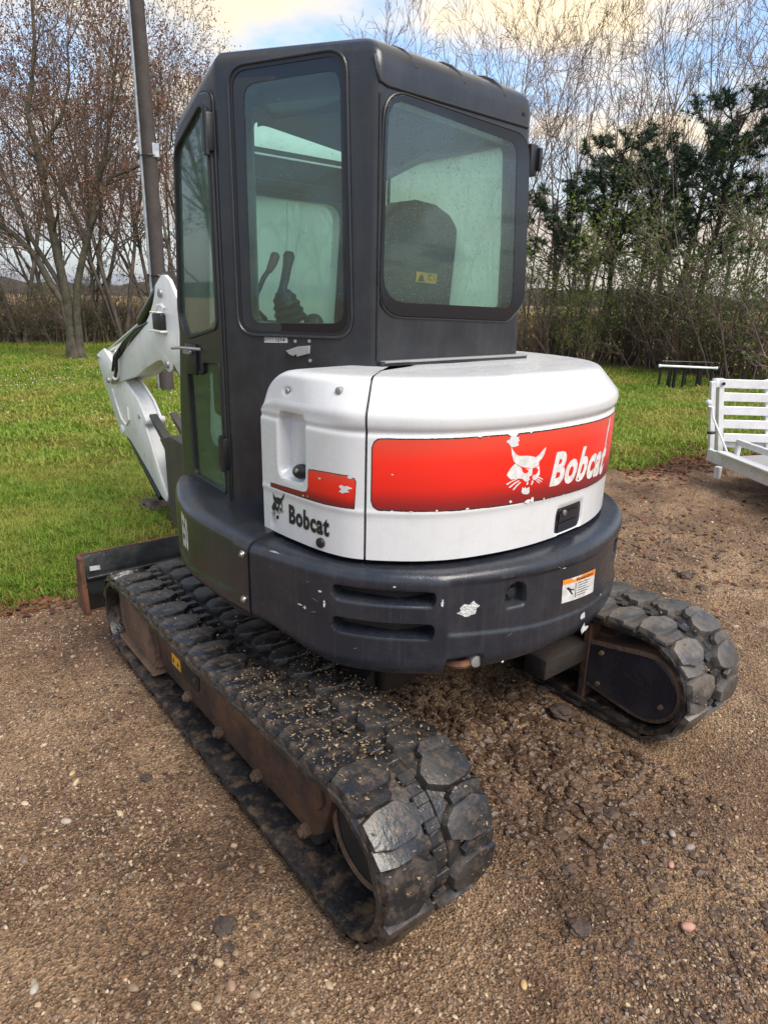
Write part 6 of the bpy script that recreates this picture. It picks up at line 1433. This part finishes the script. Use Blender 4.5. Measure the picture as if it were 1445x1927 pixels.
# black rack carrying a white pipe, at the far edge of the lawn
D_ = 15.2; a_ = tr_(1243, 689); b_ = tr_(1347, 693); D0 = tr_(1290, 716)
rk = thing('rack', 'low black metal rack at the lawn edge carrying a white plastic pipe', 'rack', (D0[0], D0[1], 0))
def K(px, v, d=0): p = tr_(px, v, d); return Vector((p[0]-D0[0], p[1]-D0[1], p[2]))
bm = cyl_bm(K(1243, 688), K(1347, 692.5), .026, 14, bev=.004); bmobj('white_pipe', bm, 'pvc', rk)
for px in (1241.5, 1348): bmobj('pipe_end', cyl_bm(K(px-2, 688.2 if px < 1300 else 692.6), K(px+2, 688.2 if px < 1300 else 692.6), .036, 12, bev=.004), 'pvc', rk)
for px, w in ((1244, .02), (1272, .03), (1289, .022), (1317, .035), (1341, .02)):
    t_ = K(px, 690.5, .04); bmobj('rack_leg', box_bm(t_.x-w, t_.x+w, t_.y-w, t_.y+w, -.03, t_.z+.02, .004, 1), 'black', rk)
for px in (1262, 1320):
    t_ = K(px, 692, .10); bmobj('rack_brace', box_bm(t_.x-.045, t_.x+.045, t_.y-.03, t_.y+.03, -.02, t_.z-.02, .012, 2), 'black', rk)
bmobj('rack_rail', tube_bm([K(1246, 679, .3), K(1344, 682, .3)], .012, 6), 'black', rk)
for px in (1246, 1295, 1344):
    t_ = K(px, 681, .3); bmobj('rack_leg', box_bm(t_.x-.012, t_.x+.012, t_.y-.012, t_.y+.012, -.03, t_.z, .002, 1), 'black', rk)

# clods of dark mud
def clod(x, y, r_, seed, mt, name, label, cat, group=None, squash=.55):
    b = bmesh.new(); bmesh.ops.create_icosphere(b, subdivisions=3, radius=r_)
    for v in b.verts:
        n_ = mnoise.noise(v.co*(2.2/r_)+Vector((seed*3.1, 0, 0)))*.42+mnoise.noise(v.co*(6/r_)+Vector((0, seed, 0)))*.18; v.co *= 1+n_; v.co.z *= squash
    o = bmobj(name, b, mt, None, smooth=50); o.location = (x, y, float(ground_z(x, y))+r_*squash*.30); o.rotation_euler = (0, 0, seed); return tag(o, label, cat, group)
M['clod'] = mat('wet_mud', (.045, .030, .022), .75, bump=.9, bscale=50, col2=(.09, .058, .038), vscale=9)
cl_ = [((1055, 1345), .055, 'large dark clod of mud under the excavator tail, left of the right track'), ((1085, 1385), .030, 'dark mud clod just in front of the larger clod under the tail'), ((1020, 1300), .035, 'mud clod deep in the shade beneath the tow eye'),
       ((1090, 1750), .034, 'flat dark clod on the gravel behind the left track'), ((1185, 1782), .014, 'small dark clod right of the flat one on the gravel'), ((1150, 1535), .028, 'dark clod on the gravel between the tracks, nearer the camera'), ((1065, 1645), .020, 'dark crumb of mud on the gravel above the flat clod'),
       ((425, 1745), .034, 'dark scattered clod on the gravel left of the track end'), ((275, 1465), .022, 'small dark clod on the gravel beside the left track'), ((430, 1790), .016, 'small crumb below the dark clod left of the track'),
       ((1290, 1085), .05, 'dark clod in the rutted soil right of the counterweight'), ((1320, 1110), .035, 'lower dark clod in the rutted soil right of the counterweight')]
def on_ground(px, v):
    d_ = Fv+Rv*((px-722.5)/FPX)-Uv*((v-963.5)/FPX); t = -CZ/d_.z; return CX+d_.x*t, CY+d_.y*t
for i, (p, r_, lb) in enumerate(cl_):
    x, y = on_ground(*p); clod(x, y, r_, i+1, 'clod', 'mud_clod', lb, 'mud clod', 'clods of mud on the yard')
x, y = on_ground(300, 965); clod(x, y, .16, 31, 'clod', 'soil_heap', 'low heap of dug soil on the grass beside the bucket', 'soil heap', None, .5)
x, y = on_ground(345, 985); clod(x, y, .12, 33, 'clod', 'soil_lump', 'small soil lump right of the heap, half under the skirt', 'soil lump', None, .5)
st_ = [((1292, 1752), .018, (.42, .22, .16), 'pink oval stone on the gravel at the lower right'), ((1262, 1632), .013, (.40, .20, .15), 'small reddish stone on the gravel above the pink oval one'), ((1298, 1597), .016, (.24, .20, .17), 'grey-brown rounded stone beside the rut'), ((1263, 1577), .015, (.27, .23, .20), 'flat pale grey stone touching the rounded one'), ((985, 1857), .012, (.45, .30, .13), 'yellowish stone near the bottom edge'), ((370, 1898), .014, (.42, .32, .20), 'cream stone at the bottom left of the gravel'), ((125, 1550), .016, (.36, .30, .24), 'long pale stone on the gravel at the left'), ((65, 1860), .014, (.36, .31, .26), 'pale rounded stone in the lower left corner'), ((136, 1455), .012, (.45, .33, .16), 'yellow pebble left of the track')]
for i, (p, r_, c, lb) in enumerate(st_):
    M['st%d' % i] = mat('stone', c, .6, bump=.2, bscale=120, col2=tuple(q*.75 for q in c), vscale=40)
    x, y = on_ground(*p); b = bmesh.new(); bmesh.ops.create_icosphere(b, subdivisions=2, radius=r_); r2 = random.Random(i)
    s3 = Vector((1.3, .85, .6))
    for v in b.verts: v.co = Vector((v.co.x*s3.x, v.co.y*s3.y, v.co.z*s3.z))*(1+.12*mnoise.noise(v.co*90+Vector((i, 0, 0))))
    o = bmobj('stone', b, 'st%d' % i, None, smooth=70); o.location = (x, y, float(ground_z(x, y))+r_*.35); o.rotation_euler = (0, 0, r2.uniform(0, 3)); tag(o, lb, 'stone', 'larger stones on the gravel')

# churned wet mud between and behind the tracks
def mud_field(name, n, cx, cy, sx, sy, s0, s1, seed):
    rg = np.random.RandomState(seed); base = []
    b = bmesh.new(); bmesh.ops.create_icosphere(b, subdivisions=1, radius=1); P0 = np.array([v.co[:] for v in b.verts]); F0 = np.array([[v.index for v in f.verts] for f in b.faces]); b.free()
    x = cx+rg.normal(0, sx, n); y = cy+rg.normal(0, sy, n); k = ~((np.abs(np.abs(x)-.775) < .24) & (np.abs(y) < 1.28)) & (((x-cx)/sx)**2+((y-cy)/sy)**2 < 5.5); x, y = x[k], y[k]; m_ = len(x)
    s_ = s0+(s1-s0)*rg.rand(m_)**3; z = ground_z(x, y); V = P0[None]*(1+rg.uniform(-.38, .3, (m_, len(P0), 1)))*s_[:, None, None]*np.array([1.15, 1, .6]); a = rg.uniform(0, 6.28, m_); c, q = np.cos(a)[:, None], np.sin(a)[:, None]
    X = V[..., 0]*c-V[..., 1]*q+x[:, None]; Y = V[..., 0]*q+V[..., 1]*c+y[:, None]; Z = V[..., 2]+z[:, None]+s_[:, None]*.15
    F = (F0[None]+(np.arange(m_)*len(P0))[:, None, None]).reshape(-1, 3); o = obj(name, fast_mesh(name, np.stack([X, Y, Z], -1).reshape(-1, 3), F, M['wetclod'], False)); o['kind'] = 'stuff'
M['wetclod'] = mat('wet_dark_mud', (.052, .030, .018), .45, bump=.6, bscale=60, var=.2, col2=(.105, .062, .036), vscale=7)
mud_field('churned_mud', 5200, .12, -.80, .30, .33, .003, .022, 5)
mud_field('churned_mud', 1500, -.15, -1.75, .30, .25, .003, .014, 6)
mud_field('churned_mud', 1800, 2.8, .2, .9, .5, .003, .022, 7)
mud_field('churned_mud', 900, -1.25, -.2, .15, .9, .003, .012, 8)
